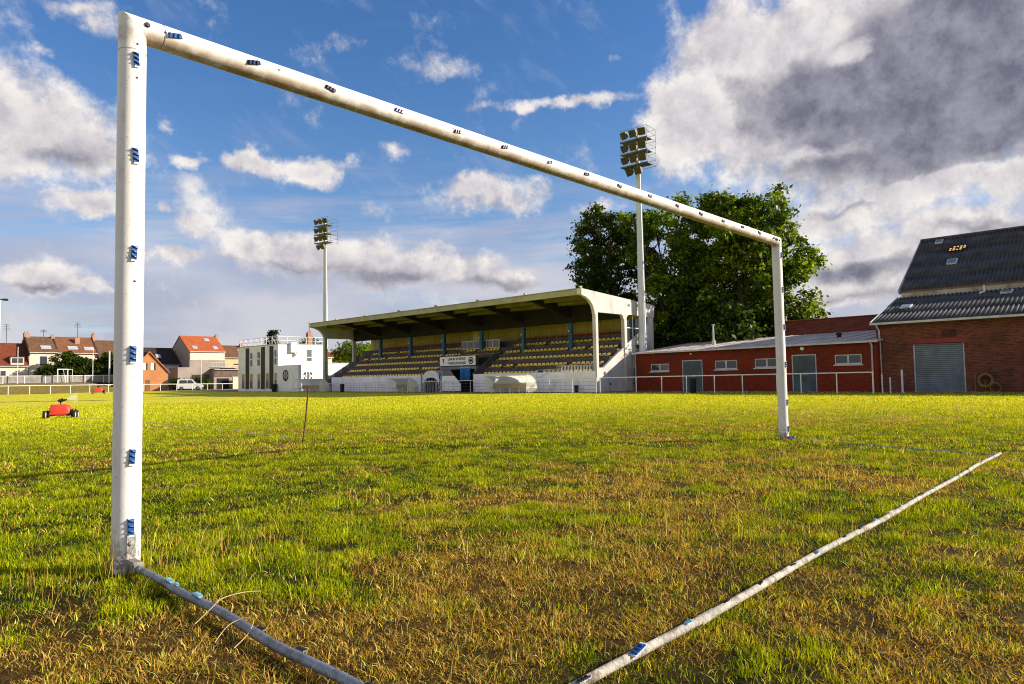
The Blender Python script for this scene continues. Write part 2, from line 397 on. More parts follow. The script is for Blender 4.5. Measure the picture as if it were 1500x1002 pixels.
# light on the clouds
lit = math_(nt, 'MULTIPLY_ADD', math_(nt, 'SUBTRACT', n_puff, n_puff2), 4.2, .5, clamp=True)
dk = math_(nt, 'ADD', dark, math_(nt, 'MULTIPLY_ADD', n_big, .9, -.64))
dkf = ramp01(nt, dk, -.14, .52)
thick = ramp01(nt, dens, .2, .75)
bright = mixc(nt, lit, CL_MID, CL_HI)
bright = mixc(nt, math_(nt, 'MULTIPLY', thick, .35), bright, CL_LOW)
shade = mixc(nt, lit, CL_DARK, CL_DARK2)
cl = mixc(nt, math_(nt, 'MULTIPLY', dkf, .96), bright, shade)
tint = mixc(nt, ramp01(nt, el, .08, .50), SKY_LOW, SKY_TINT)
skyc = mixc(nt, 1.0, sky.outputs[0], tint, 'MULTIPLY')
hazec = mixc(nt, ramp01(nt, n_big, .35, .65), HZ1, HZ2)
c1 = mixc(nt, hz, skyc, hazec)
c1 = mixc(nt, hz2, c1, CIRC)
c2 = mixc(nt, cov, c1, cl)
bg = nt.nodes.new('ShaderNodeBackground'); L(nt, c2, bg.inputs[0]); bg.inputs[1].default_value = SKY_STR
L(nt, bg.outputs[0], wo.inputs[0])
W.cycles.sampling_method = 'MANUAL'; W.cycles.sample_map_resolution = 512

# ------------------------------------------------------------------ ground, path, grass
def ground_mat():
    m, nt, out = nt_new('turf_soil')
    b = N(nt, 'ShaderNodeBsdfPrincipled'); b.inputs['Roughness'].default_value = .95; b.inputs['Specular IOR Level'].default_value = .1
    a = N(nt, 'ShaderNodeVertexColor'); a.layer_name = 'Col'
    P = pos(nt)
    n1 = noise(nt, P, 14, 8, .7); n2 = noise(nt, P, 90, 4, .7); n3 = noise(nt, scalev(nt, P, (1, 1, 1)), 1.7, 6, .6)
    c = mixc(nt, 1.0, a.outputs[0], mixc(nt, ramp01(nt, n1, .32, .66), (.42,.42,.40), (1.35,1.3,1.3)), 'MULTIPLY')
    c = mixc(nt, 1.0, c, mixc(nt, ramp01(nt, n2, .35, .65), (.6,.6,.6), (1.3,1.3,1.2)), 'MULTIPLY')
    c = mixc(nt, 1.0, c, mixc(nt, ramp01(nt, n3, .35, .65), (.86,.9,.9), (1.12,1.08,1.0)), 'MULTIPLY')
    L(nt, c, b.inputs['Base Color'])
    bn = N(nt, 'ShaderNodeBump'); bn.inputs['Strength'].default_value = .9; bn.inputs['Distance'].default_value = .03
    L(nt, math_(nt, 'ADD', n1, math_(nt, 'MULTIPLY', n2, .5)), bn.inputs['Height']); L(nt, bn.outputs[0], b.inputs['Normal'])
    L(nt, b.outputs[0], out.inputs[0])
    return m
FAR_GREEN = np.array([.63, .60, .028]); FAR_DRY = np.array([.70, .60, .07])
# ground as one sheet: polar grid round the goal, fine near it and out to the horizon
th = np.linspace(0, 2*PI, 241)[:-1]
rad = np.concatenate([np.linspace(.05, 12, 120), 12*np.exp(np.linspace(0, math.log(1500/12), 170))[1:]])
TT, RR = np.meshgrid(th, rad)
gx = (2.0 + RR*np.cos(TT)).ravel(); gy = (1.0 + RR*np.sin(TT)).ravel()
gz = ground_z(gx, gy)
near = 1-sstep(np.hypot(gx-2, gy-1), 8, 14)
gz = gz + near*(.022*(fbm(gx, gy, 1.9, 4)-.5) + .012*(fbm(gx+9, gy, 7, 2)-.5))
dry = dryness(gx, gy)[:, None]
soil = np.array([.032, .030, .004])*(1-dry) + np.array([.10, .052, .013])*dry
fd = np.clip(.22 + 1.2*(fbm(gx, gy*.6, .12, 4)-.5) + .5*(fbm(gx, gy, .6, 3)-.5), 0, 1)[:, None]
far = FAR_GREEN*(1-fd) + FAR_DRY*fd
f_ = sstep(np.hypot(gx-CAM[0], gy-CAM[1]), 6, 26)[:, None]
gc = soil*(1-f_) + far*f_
bank = (sstep(gy, 105.5, 107.5)*(gx < 60))[:, None]
gc = gc*(1-bank) + bank*(np.array([.24,.18,.055])*(1-fd) + np.array([.17,.15,.045])*fd)
nt_, nr = len(th), len(rad)
i = np.arange(nr-1)[:, None]*nt_; j = np.arange(nt_)[None, :]; j2 = (j+1) % nt_
gf = np.stack([i+j, i+nt_+j, i+nt_+j2, i+j2], -1).reshape(-1, 4)[:, ::-1]
gv = np.stack([gx, gy, gz], 1)
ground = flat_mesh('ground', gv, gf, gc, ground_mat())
ground.data.polygons.foreach_set('use_smooth', [True]*len(ground.data.polygons))
tag(ground, 'worn football pitch turf reaching out to the buildings', kind='structure')

m_dirt = M('track_dirt', (.13,.085,.055), .95, .35, 1.5, .5, 25, stain=(.07,.06,.05), stain_amt=.7)
mb = MB(); 
for k in range(30):
    y0, y1 = -22+k*4, -18+k*4
    zz = lambda y, x: float(ground_z(np.array(x), np.array(y)))
    mb.quad((34.05, y0, zz(y0, 34.05)+.012), (46, y0, zz(y0, 46)+.012), (46, y1, zz(y1, 46)+.012), (34.05, y1, zz(y1, 34.05)+.012))
tag(mb.build('path', m_dirt), 'dark dirt track between the pitch and the buildings', kind='structure')
m_tan = M('tan_track', (.30,.20,.12), .95, .3, 1.0, .3, 10)
mb = MB(); mb.quad((34.5,100.5,-.235), (62,100.5,-.235), (62,105.4,-.235), (34.5,105.4,-.235))
tag(mb.build('path', m_tan), 'pale sandy track behind the far rail', kind='structure')

m_blade = leaf_mat('grass_blade', .34, tint=(1.25,1.15,.40), rough=.6, spec=.06)
def blades(r0, r1, dens, wid, hgt, a_half, dry_lo=0):
    area = a_half*(r1*r1-r0*r0); n = int(area*dens)
    r = np.sqrt(rng.uniform(r0*r0, r1*r1, n)); a = YAW + rng.uniform(-a_half, a_half, n)
    x = CAM[0]+r*np.cos(a); y = CAM[1]+r*np.sin(a)
    d = dryness(x, y)
    clump = fbm(x+3, y+7, 5.0, 2)
    bare = sstep(fbm(x-31, y+5, 8.5, 3)-.12*d, .32, .48)            # thin cover where the turf is worn
    keep = rng.random(n) < (.16 + .84*bare)*(1-.25*d)
    x, y, d, clump, r = x[keep], y[keep], d[keep], clump[keep], r[keep]; n = len(x)
    return x, y, d, clump, r
def make_blades(x, y, d, clump, w, h, straw_p, lean):
    n = len(x)
    z = ground_z(x, y) + (1-sstep(np.hypot(x-2, y-1), 8, 14))*(.022*(fbm(x, y, 1.9, 4)-.5)+.012*(fbm(x+9, y, 7, 2)-.5)) - .006
    ph = rng.uniform(0, 2*PI, n); ld = rng.uniform(0, 2*PI, n)
    l = np.minimum(lean*rng.random(n)**np.where(lean > 1.06, .25, .8), 1.06)
    ux, uy = np.cos(ph)*w*.5, np.sin(ph)*w*.5
    tx, ty = np.cos(ld)*h*l, np.sin(ld)*h*l
    hz = h*np.sqrt(np.clip(1-l*l*.88, .03, 1))
    V = np.empty((n, 5, 3), np.float32)
    V[:,0] = np.stack([x-ux, y-uy, z], 1); V[:,1] = np.stack([x+ux, y+uy, z], 1)
    mx, my, mz = x+tx*.35, y+ty*.35, z+hz*.58
    V[:,2] = np.stack([mx+ux*.8, my+uy*.8, mz], 1); V[:,3] = np.stack([mx-ux*.8, my-uy*.8, mz], 1)
    V[:,4] = np.stack([x+tx, y+ty, z+hz], 1)
    isdry = rng.random(n) < straw_p
    g1 = np.array([.125,.195,.003]); g2 = np.array([.55,.56,.022]); s1 = np.array([.80,.56,.13]); s2 = np.array([.44,.21,.035])
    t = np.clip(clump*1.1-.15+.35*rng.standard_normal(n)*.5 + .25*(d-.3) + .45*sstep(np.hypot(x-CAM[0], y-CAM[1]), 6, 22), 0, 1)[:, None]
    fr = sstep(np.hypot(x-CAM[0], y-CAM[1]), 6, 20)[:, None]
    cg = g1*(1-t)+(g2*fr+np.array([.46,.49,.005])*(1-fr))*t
    q = rng.random(n)[:, None]
    cs = s1*q+s2*(1-q)
    c = np.minimum(np.where(isdry[:, None], cs, cg)*np.exp((.42-.30*sstep(np.hypot(x-CAM[0], y-CAM[1]), 7, 18))*rng.standard_normal(n))[:, None], .85)
    Cc = np.repeat(c[:, None, :], 5, 1)
    return V.reshape(-1, 3), Cc.reshape(-1, 3)
VV, CC = [], []
AH = 1.02
for r0, r1, dens, w, h in ((1.0, 2.6, 19000, .0026, .022), (2.6, 4.5, 17000, .0029, .022), (4.5, 8, 9000, .0039, .024), (8, 14, 3000, .0068, .028), (14, 24, 620, .015, .034), (24, 44, 110, .032, .04)):
    x, y, d, cl_, r = blades(r0, r1, dens, w, h, AH if r0 < 14 else .86)
    n = len(x)
    hh = h*rng.uniform(.5, 1.5, n)*(1.12-.5*d)*(.30+1.4*cl_)
    ww = w*rng.uniform(.7, 1.3, n)
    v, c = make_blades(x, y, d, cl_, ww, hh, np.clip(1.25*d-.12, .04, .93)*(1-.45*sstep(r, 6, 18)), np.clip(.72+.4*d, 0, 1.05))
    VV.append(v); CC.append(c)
# dead litter: short straw blades lying flat where the turf has burnt out
for r0, r1, dens, w, h in ((1.0, 2.6, 16000, .0030, .034), (2.6, 4.5, 9000, .0036, .038), (4.5, 8, 3600, .0052, .042), (8, 13, 800, .009, .05)):
    n = int(AH*(r1*r1-r0*r0)*dens); r = np.sqrt(rng.uniform(r0*r0, r1*r1, n)); a = YAW+rng.uniform(-AH, AH, n)
    x = CAM[0]+r*np.cos(a); y = CAM[1]+r*np.sin(a); d = dryness(x, y)
    keep = rng.random(n) < np.clip(.12+1.3*d, 0, 1)*(.25+.75*sstep(fbm(x*1.0+5, y, 9, 2), .28, .55)); x, y, d = x[keep], y[keep], d[keep]; n = len(x)
    v, c = make_blades(x, y, d, fbm(x, y, 6.0, 2), np.full(n, w)*rng.uniform(.7, 1.4, n), h*rng.uniform(.5, 1.5, n), np.full(n, .88), np.full(n, 1.075))
    VV.append(v); CC.append(c*rng.choice([.45, .8, 1.05], n)[:, None].repeat(5, 0))
# tall straw-coloured stalks, thick around the posts and along the net line
for (cx, cy, sx_, sy_, n, h) in ((.0, .0, .30, .20, 150, .15), (.45, -.12, .45, .25, 110, .12), (1.9, -.8, .9, .5, 230, .11), (3.4, -.2, 1.2, .7, 260, .11), (3.2, -1.6, 1.6, .35, 300, .11), (7.3, 0, .4, .4, 70, .12), (5.5, -1.2, 1.0, .7, 150, .11), (4.5, 3.5, 3.5, 2.0, 160, .09), (.9, .5, .6, .3, 90, .11), (1.2, -1.6, .9, .5, 120, .10)):
    x = rng.normal(cx, sx_, n); y = rng.normal(cy, sy_, n)
    keep = np.hypot(x-CAM[0], y-CAM[1]) > 1.2; x, y = x[keep], y[keep]; n = len(x)
    d = dryness(x, y)
    v, c = make_blades(x, y, d, rng.random(n), np.full(n, .0026)*np.clip(np.hypot(x-CAM[0], y-CAM[1])/5, .8, 2), h*rng.uniform(.45, 1.4, n), np.full(n, .80), np.full(n, .5))
    VV.append(v); CC.append(c*1.12)
VV = np.concatenate(VV); CC = np.concatenate(CC); nb = len(VV)//5
b5 = np.arange(nb)[:, None]*5
tri = np.concatenate([b5+np.array([0,1,2]), b5+np.array([0,2,3]), b5+np.array([3,2,4])], 1).reshape(-1, 3)
g = flat_mesh('grass', VV, tri, CC, m_blade)
tag(g, 'patchy green and straw coloured grass covering the pitch', 'grass', kind='stuff')

# ------------------------------------------------------------------ the goal
def paint_mat():
    m, nt, out = nt_new('goal_paint')
    b = N(nt, 'ShaderNodeBsdfPrincipled'); b.inputs['Roughness'].default_value = .42; b.inputs['Specular IOR Level'].default_value = .4
    P = pos(nt)
    n1 = noise(nt, P, 2.2, 8, .65); n2 = noise(nt, scalev(nt, P, (1,1,.25)), 26, 6, .7); n3 = noise(nt, P, 55, 4, .6)
    c = mixc(nt, ramp01(nt, n1, .35, .7), (.82,.80,.77), (.75,.70,.64))
    c = mixc(nt, math_(nt, 'MULTIPLY', ramp01(nt, n2, .54, .74), .32), c, (.44,.32,.19))
    c = mixc(nt, math_(nt, 'MULTIPLY', ramp01(nt, n3, .64, .70), .6), c, (.10,.07,.05))
    sp = N(nt, 'ShaderNodeSeparateXYZ'); L(nt, P, sp.inputs[0])
    # dirt mixed with painted-in shade and grass bounce along the underside of the bar, chipped paint at the foot of the posts
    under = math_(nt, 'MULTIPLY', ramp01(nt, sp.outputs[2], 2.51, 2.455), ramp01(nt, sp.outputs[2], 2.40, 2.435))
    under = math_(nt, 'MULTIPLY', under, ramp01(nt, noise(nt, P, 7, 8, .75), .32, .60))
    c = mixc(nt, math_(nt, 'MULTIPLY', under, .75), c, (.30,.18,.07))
    foot = math_(nt, 'MULTIPLY', ramp01(nt, sp.outputs[2], .24, .02), ramp01(nt, noise(nt, P, 30, 7, .75), .43, .54))
    c = mixc(nt, math_(nt, 'MULTIPLY', foot, .85), c, (.16,.12,.09))
    L(nt, c, b.inputs['Base Color'])
    bn = N(nt, 'ShaderNodeBump'); bn.inputs['Strength'].default_value = .15; bn.inputs['Distance'].default_value = .004
    L(nt, n3, bn.inputs['Height']); L(nt, bn.outputs[0], b.inputs['Normal'])
    L(nt, b.outputs[0], out.inputs[0]); return m
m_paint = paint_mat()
m_galv = M('galvanised_steel', (.22,.25,.30), .45, .3, 12, .4, 90, metal=.6, stain=(.10,.075,.055), stain_amt=.6, stain_scale=14)
m_worn = M('worn_white_pipe', (.42,.38,.32), .7, .35, 14, .5, 90, stain=(.15,.10,.06), stain_amt=.9, stain_scale=16)
m_blue = M('blue_plastic', (.012,.075,.27), .38, .25, 40, spec=.5)
m_navy = M('dark_blue_plastic', (.010,.024,.085), .4, .3, 40)
m_bluel = M('pale_blue_plastic', (.22,.42,.55), .4, .25, 40)
m_black = M('black_rubber', (.012,.012,.013), .7, .3, 8)
m_white = M('white_plastic', (.75,.74,.72), .4, .08)
m_bolt = M('dark_bolt', (.05,.045,.05), .45, .3, 30, metal=.5)

LG = 7.44; RP = .0588; BZ = 2.5
goal = thing('football_goal', 'white tubular football goal with blue net clips standing in the foreground', 'goal', (LG/2, 0, 0))
SEG = 48
def post(x0, sgn):
    vs = []; fs = []
    rings = [(-.06, RP), (.0, RP), (.5, RP), (1.2, RP), (2.372, RP), (2.374, RP-.0035), (2.379, RP-.0035), (2.381, RP), (None, RP)]
    for z, r in rings:
        for k in range(SEG):
            a = 2*PI*k/SEG; dx, dy = r*math.cos(a), r*math.sin(a)
            vs.append((x0+dx, dy, BZ - sgn*dx if z is None else z))
    for i in range(len(rings)-1):
        for k in range(SEG):
            k2 = (k+1) % SEG; fs.append((i*SEG+k, i*SEG+k2, (i+1)*SEG+k2, (i+1)*SEG+k))
    mb = MB(); mb._add(vs, fs); return mb
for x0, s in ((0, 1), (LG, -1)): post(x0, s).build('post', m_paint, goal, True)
vs = []; fs = []
xs = [None, .118, .120, .125, .127, 1.5, 3, 4.5, 6, LG-.127, LG-.125, LG-.120, LG-.118, 'e']
for q, xx in enumerate(xs):
    r = RP-.0035 if q in (2, 3, 10, 11) else RP
    for k in range(SEG):
        a = 2*PI*k/SEG; dy, dz = r*math.cos(a), r*math.sin(a)
        x = -dz if xx is None else LG+dz if xx == 'e' else xx
        vs.append((x, dy, BZ+dz))
for i in range(len(xs)-1):
    for k in range(SEG):
        k2 = (k+1) % SEG; fs.append((i*SEG+k2, i*SEG+k, (i+1)*SEG+k, (i+1)*SEG+k2))
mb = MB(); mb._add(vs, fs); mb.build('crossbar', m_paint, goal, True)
# small screws and drilled holes with dark grommets
def stud(name, x, z, rr_, h):
    q = MB(); q.lathe((x, -math.sqrt(max(RP**2-(z-BZ)**2, 0))+.003 if abs(z-BZ) < RP else -RP+.003, z), (0,-1,0), [(0,rr_*.85),(h*.6,rr_),(h,rr_*.7)], 12); q.build(name, m_bolt, goal, True)
stud('corner_bolt', .045, BZ+.01, .0125, .013); stud('corner_bolt', LG-.05, BZ, .0125, .013)
rr = random.Random(5)
for x in (.125, .70, 1.0, 1.95, 2.9, 4.15, 6.15, 6.55, 6.62): stud('screw', x, BZ+rr.uniform(-.012, .016), .0055, .006)
for z in (2.405, 2.245, 1.30): stud('screw', .004, z, .0055, .006)
for z in (.62, 1.75): stud('screw', LG, z, .005, .005)

def clip_mesh(kind=0):
    """a net clip lying along x, facing -y: rail plate with three curled hooks"""
    mb = MB()
    mb.m = 1; mb.box(-.038, .040, -.003, .003, -.010, .010)
    mb.box(.035, .042, -.007, .0, -.011, .011)
    mb.m = 0
    mb.bbox(-.034, .036, -.006, -.002, -.0135, .0135, .002)
    for k, cx in enumerate((-.022, .001, .024)):
        pts = []
        for q in range(9):
            a = -1.2 + q*.62
            pts.append((cx-.009+.0022*q, -.0065-.0042*math.cos(a), .0105*math.sin(a)))
        mb.tube(pts, [.0036]*7+[.003, .002], 7)
    return mb
clip0 = clip_mesh().build('net_clip', [m_blue, m_white], goal, True)
off = ORG[goal.name]
first = [True]
def put_clip(loc, rot, mesh=None, scale=1.0):
    o = clip0 if first[0] else clip0.copy()
    if not first[0]: COL.objects.link(o); o.parent = goal
    first[0] = False
    # mesh data of the first clip is centred on the goal's origin, so shift it once
    if mesh: o.data = mesh
    o.location = Vector(loc)-off; o.rotation_euler = rot; o.scale = (scale,)*3
    return o
clip0.data.transform(Matrix.Translation(off))
cb = clip_mesh(); clipb = cb.build('net_clip', [m_bluel, m_bluel], goal, True); clipb.data.transform(Matrix.Translation(off)); pale = clipb.data
cn = clip_mesh(); clipn = cn.build('net_clip', [m_navy, m_navy], goal, True); clipn.data.transform(Matrix.Translation(off)); navy = clipn.data; clipn.location = Vector((7.30, -RP-.001, BZ))-off
cc = clip_mesh(); clipc = cc.build('net_clip', [m_bolt, m_galv], goal, True); clipc.data.transform(Matrix.Translation(off)); rust = clipc.data
for q, x in enumerate((.17,.56,1.02,1.5,1.97,2.45,2.94,3.42,3.89,4.38,4.87,5.36,5.85,6.34,6.80,7.22)):
    put_clip((x+random.uniform(-.012,.012), -RP-.001, BZ+.006+random.uniform(-.006,.006)), (R(-8+random.uniform(-10,10)), R(random.uniform(-14,14)), 0), navy if q % 3 else None, random.uniform(.82,.98))
for z in (2.33,1.88,1.43,.97,.51,.20): put_clip((.0+random.uniform(-.002,.002), -RP-.001, z), (0, R(90+random.uniform(-6,6)), 0), None, random.uniform(.92,1.04))
for z in (2.32,1.88,1.41,.94,.47,.14): put_clip((LG, -RP-.001, z), (0, R(90+random.uniform(-3,3)), 0))
# ground pipes of the net frame
YP = -2.27; RPI = .0138
def gz1(x, y): return float(ground_z(np.array(x*1.0), np.array(y*1.0)))
def wavy(p0, p1, n, r, zb, amp):
    P = []
    for k in range(n+1):
        t = k/n; x = p0[0]+(p1[0]-p0[0])*t; y = p0[1]+(p1[1]-p0[1])*t
        P.append((x+(.9*amp*math.sin(t*19) if p0[0] == p1[0] else 0), y+(1.6*amp*math.sin(t*23+.7)+amp*math.sin(t*11) if p0[1] == p1[1] else 0), gz1(x, y)+zb+amp*math.sin(t*7)+amp*.5*math.sin(t*17+1)))
    return P
mb = MB(); mb.tube(wavy((0,-.16), (0, YP), 24, RPI, .032, .004), .0155, 14); mb.build('side_pipe', m_galv, goal, True)
mb = MB(); mb.tube(wavy((LG,-.10), (6.9, YP), 24, RPI, .004, .003), .016, 12); mb.build('side_pipe', m_galv, goal, True)
mb = MB(); mb.tube(wavy((-.03, YP), (6.9, YP), 60, RPI, .027, .004), RPI, 16)
for x in (1.02, 3.2, 5.4): mb.tube([(x, YP, gz1(x, YP)+.027), (x+.10, YP, gz1(x, YP)+.027)], RPI+.0025, 16)
mb.build('rear_pipe', m_worn, goal, True)
random.seed(21)
up_rot = (R(-90), 0, 0)
for x, k in ((.40,1),(.655,0),(.945,2),(1.21,3),(1.49,3),(1.81,3),(2.08,2),(2.44,3),(2.67,3),(2.93,2),(3.44,2),(3.95,3),(4.23,2),(4.86,2),(5.4,3),(6.0,2)):
    sc = {0:.95, 1:.7, 2:.55, 3:.45}[k]
    put_clip((x, YP-.004, gz1(x, YP)+.027+RPI+.002), (R(-90+random.uniform(-25,25)), R(random.uniform(-8,8)), R(random.uniform(-15,15))), None if k == 0 else pale if k == 2 else rust, sc)
for y, k in ((-.52,2),(-.80,2),(-1.30,3),(-1.55,3),(-1.9,3)):
    put_clip((.0, y, .053), (R(-90), R(0), R(90)), pale if k == 2 else rust, .75 if k == 2 else .55)
clipb.location = Vector((.0, -.60, .054))-off; clipb.rotation_euler = (R(-90), 0, R(80)); clipb.scale = (.5,)*3
clipc.location = Vector((6.5, YP, gz1(6.5, YP)+.055))-off; clipc.rotation_euler = (R(-90), 0, 0); clipc.scale = (.5,)*3
# foot bracket of the left post and hinge to the ground pipe
mb = MB(); mb.box(-.017, .019, -.0665, -.0575, .0, .165); mb.lathe((.001,-.066,.13), (0,-1,0), [(0,.011),(.007,.011),(.010,.006)], 10); mb.lathe((.001,-.066,.05), (0,-1,0), [(0,.010),(.007,.010)], 10)
mb.build('foot_plate', M('chipped_plate', (.36,.33,.30), .7, .4, 25, .5, 60, stain=(.08,.06,.05), stain_amt=.8, stain_scale=22), goal)
mb = MB(); mb.bbox(-.025, .025, -.165, -.062, .012, .062, .008); mb.lathe((-.03,-.12,.036), (1,0,0), [(0,.012),(.06,.012)], 10)
mb.build('hinge_block', M('hinge_steel', (.22,.20,.18), .65, .35, 30, stain=(.10,.05,.03), stain_amt=.7, stain_scale=20), goal)
mb = MB(); mb.bbox(LG-.022, LG+.022, -.14, -.062, .01, .055, .008); mb.build('hinge_block', m_galv, goal)

# ------------------------------------------------------------------ bits on the pitch
m_twine = M('bleached_twine', (.50,.38,.22), .9, .2, 40)
def strand(pts, r, name, lab):
    P = []
    for a, b in zip(pts[:-1], pts[1:]):
        for k in range(6):
            t = k/6; P.append(Vector(a).lerp(Vector(b), t))
    P.append(Vector(pts[-1]))
    for _ in range(8): P = [P[0]]+[(P[i-1]+P[i]*2+P[i+1])/4 for i in range(1, len(P)-1)]+[P[-1]]
    mb = MB(); mb.tube(P, r, 6)
    return tag(mb.build(name, m_twine, None, True), lab, 'twine')
strand([(-.10,-1.03,.03),(-.03,-1.00,.06),(.03,-.93,.065),(.14,-.88,.05),(.20,-.89,.04)], .0014, 'twine_strand', 'pale frayed twine laid over the grey ground pipe')
strand([(-.12,-1.24,.03),(-.05,-1.17,.05),(.0,-1.19,.065),(.02,-1.22,.06),(-.03,-1.28,.04),(-.10,-1.33,.03)], .0013, 'twine_strand', 'looped thin twine tied round the grey ground pipe')
rod = MB(); rod.tube([(3.712,5.10,-.05),(3.735,5.06,.3),(3.76,5.02,.76)], .011, 8)
rod = rod.build('iron_rod', M('rusty_iron', (.12,.055,.035), .85, .4, 20, .4, 60), None, True)
tag(rod, 'thin rusty rod stuck leaning in the grass', 'rod')
mb = MB(); P = []
for k in range(61):
    t = k/60; x = 3.73+(4.25-3.73)*t+.02*math.sin(t*9); y = 5.1+(19.3-5.1)*t
    P.append((x, y, gz1(x, y)+.055-.02*math.sin(t*23)*.4))
mb.tube(P, .005, 6); tag(mb.build('guide_rope', M('white_rope', (.62,.58,.42), .8, .1), None, True), 'thin pale rope running from the rusty rod to the red cart', 'rope')

# travelling sprinkler cart
def cart(loc, rz, s, lab, full=True):
    t = thing('sprinkler_cart', lab, 'sprinkler', loc)
    T = Matrix.Translation(loc) @ Matrix.Rotation(rz, 4, 'Z') @ Matrix.Scale(s, 4)
    m_red = M('red_paint', (.70,.055,.028), .5, .25, 9, spec=.4, stain=(.35,.06,.03), stain_amt=.5, stain_scale=5)
    pr = []
    for k in range(13):
        a = PI*k/12; pr.append((-.20*math.cos(a), +.33+.23*math.sin(a)))
    prof = [(-.20,.14)] + pr + [(.20,.14)]
    mb = MB(T)
    n = len(prof); st = [(-.36,.86),(-.345,.97),(-.32,1),(.18,1),(.26,.93),(.31,.80),(.33,.7)]
    vs = []; fs = []
    for x, k in st:
        for (y, z) in prof: vs.append((x, y*k, .14+(z-.14)*k))
    for i in range(len(st)-1):
        for q in range(n):
            q2 = (q+1) % n; fs.append((i*n+q, (i+1)*n+q, (i+1)*n+q2, i*n+q2))
    fs.append(tuple(range(n))); fs.append(tuple(range((len(st)-1)*n, len(st)*n))[::-1])
    mb._add(vs, fs); body = mb.build('body', m_red, t, True)
    mb = MB(T); mb.box(-.375,-.362,-.13,.13,.18,.42); mb.build('end_cap', M('dark_red_cap', (.16,.012,.012), .5), body)
    mb = MB(T); mb.box(-.46,.46,-.24,-.20,.12,.155); mb.box(-.46,.46,.20,.24,.12,.155); mb.box(-.30,-.26,-.30,.30,.10,.14); mb.box(.26,.30,-.30,.30,.10,.14); mb.build('chassis', m_black, t)
    for x, y, r in ((-.50,-.27,.165),(-.50,.27,.165),(.50,-.27,.15),(.50,.27,.15)):
        mb = MB(T); mb.lathe((x-.045, y, r-.01), (1,0,0), [(0,r*.72),(.004,r*.96),(.02,r),(.07,r),(.086,r*.96),(.09,r*.72)], 22)
        w = mb.build('wheel', m_black, t, True)
        mb = MB(T); mb.lathe((x-.05, y, r-.01), (1,0,0), [(0,r*.2),(.003,r*.66),(.012,r*.70),(.088,r*.70),(.097,r*.66),(.10,r*.2)], 18); mb.build('rim', M('pale_rim', (.45,.42,.38), .5), w, True)
    mb = MB(T); mb.lathe((.36,-.02,.20), (1,0,0), [(0,.16),(.02,.18),(.04,.18),(.05,.10),(.12,.10),(.13,.18),(.15,.18),(.16,.16)], 20); mb.build('hose_drum', m_black, t, True)
    mb = MB(T); mb.tube([(-.02,0,.45),(-.02,0,.68)], .022, 10); mb.tube([(-.09,0,.70),(.06,0,.715),(.19,0,.745)], [.06,.05,.02], 12); mb.ball((-.05,0,.71), .075, 12, 7, (1.1,.8,.8)); mb.box(-.02,.04,.03,.05,.64,.80)
    mb.build('sprinkler_head', m_black, t, True)
    return T
Tc = cart((4.27,20.12,gz1(4.27,20.12)), R(-24), .74, 'red wheeled sprinkler cart spraying water on the pitch')
cart((24.4,92.0,gz1(24.4,92)), R(-20), 1.3, 'distant red sprinkler cart near the far rail fence')
# the spray: fine droplets thrown from the nozzle
mb = MB()
rs = random.Random(4)
for k in range(900):
    t = rs.random()**.8; a = rs.gauss(0, .30)
    p = Tc @ Vector((.19+.34*t, rs.gauss(0,.05+.10*t), .76+.16*t-.10*t*t+rs.gauss(0,.02+.085*t)))
    s = .0036*rs.uniform(.6,1.4)
    mb._add([(p.x-s,p.y,p.z),(p.x+s,p.y,p.z),(p.x,p.y-s,p.z),(p.x,p.y+s,p.z),(p.x,p.y,p.z-s),(p.x,p.y,p.z+s)], [(0,2,5),(2,1,5),(1,3,5),(3,0,5),(2,0,4),(1,2,4),(3,1,4),(0,3,4)])
tag(mb.build('water_spray', M('water_droplets', (.85,.87,.9), .2, .02), None), 'white puff of water sprayed from the red sprinkler cart', 'spray', kind='stuff')

# ------------------------------------------------------------------ the grandstand
GZ = -.25
m_conc = M('white_rendered_concrete', (.56,.53,.50), .85, .12, 1.2, .25, 18, stain=(.27,.23,.19), stain_amt=.5, stain_scale=.8, stretch=(1,1,.45))
m_wallw = M('white_wall_paint', (.88,.87,.90), .8, .08, 1.5, .15, 15, stain=(.42,.40,.40), stain_amt=.3)
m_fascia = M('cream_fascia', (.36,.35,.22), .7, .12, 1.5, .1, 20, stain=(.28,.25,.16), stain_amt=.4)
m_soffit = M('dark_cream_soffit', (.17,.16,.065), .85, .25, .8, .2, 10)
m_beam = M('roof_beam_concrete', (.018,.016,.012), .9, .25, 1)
m_colb = M('blue_column_paint', (.02,.115,.24), .5, .25, 3, stain=(.10,.16,.20), stain_amt=.4)
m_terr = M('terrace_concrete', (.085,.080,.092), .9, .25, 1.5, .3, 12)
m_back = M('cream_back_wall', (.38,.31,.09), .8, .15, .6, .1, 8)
m_seaty = M('yellow_seat_plastic', (.98,.62,.085), .4, .2, 3, spec=.5)
m_seatr = M('red_seat_plastic', (.42,.085,.015), .4, .25, 3, spec=.5)
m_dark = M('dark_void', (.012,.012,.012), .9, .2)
m_steel = M('pale_painted_steel', (.60,.60,.60), .5, .1)
m_glass = glass_mat('dark_glass')
SY0, SY1 = 24.0, 58.8
stand = thing('grandstand', 'covered concrete grandstand with yellow seats and blue columns beside the pitch', 'grandstand', (39, 41, GZ))
NROW = 6; RX0, RDX, RZ0, RDZ = 36.35, .86, 1.06, .585
def tread(k): return RX0+RDX*k, RZ0+RDZ*k
VY0, VY1 = 36.3, 41.3                          # the players' passage through the middle
# front wall, left and right of the passage
def fw_(y0, y1, nm='front_wall'):
    mb = MB(); mb.bbox(36.0, 36.3, y0, y1, GZ, 1.18, .02); mb.build(nm, m_wallw, stand)
fw_(SY0+.05, VY0); fw_(VY1, SY1-1.6)
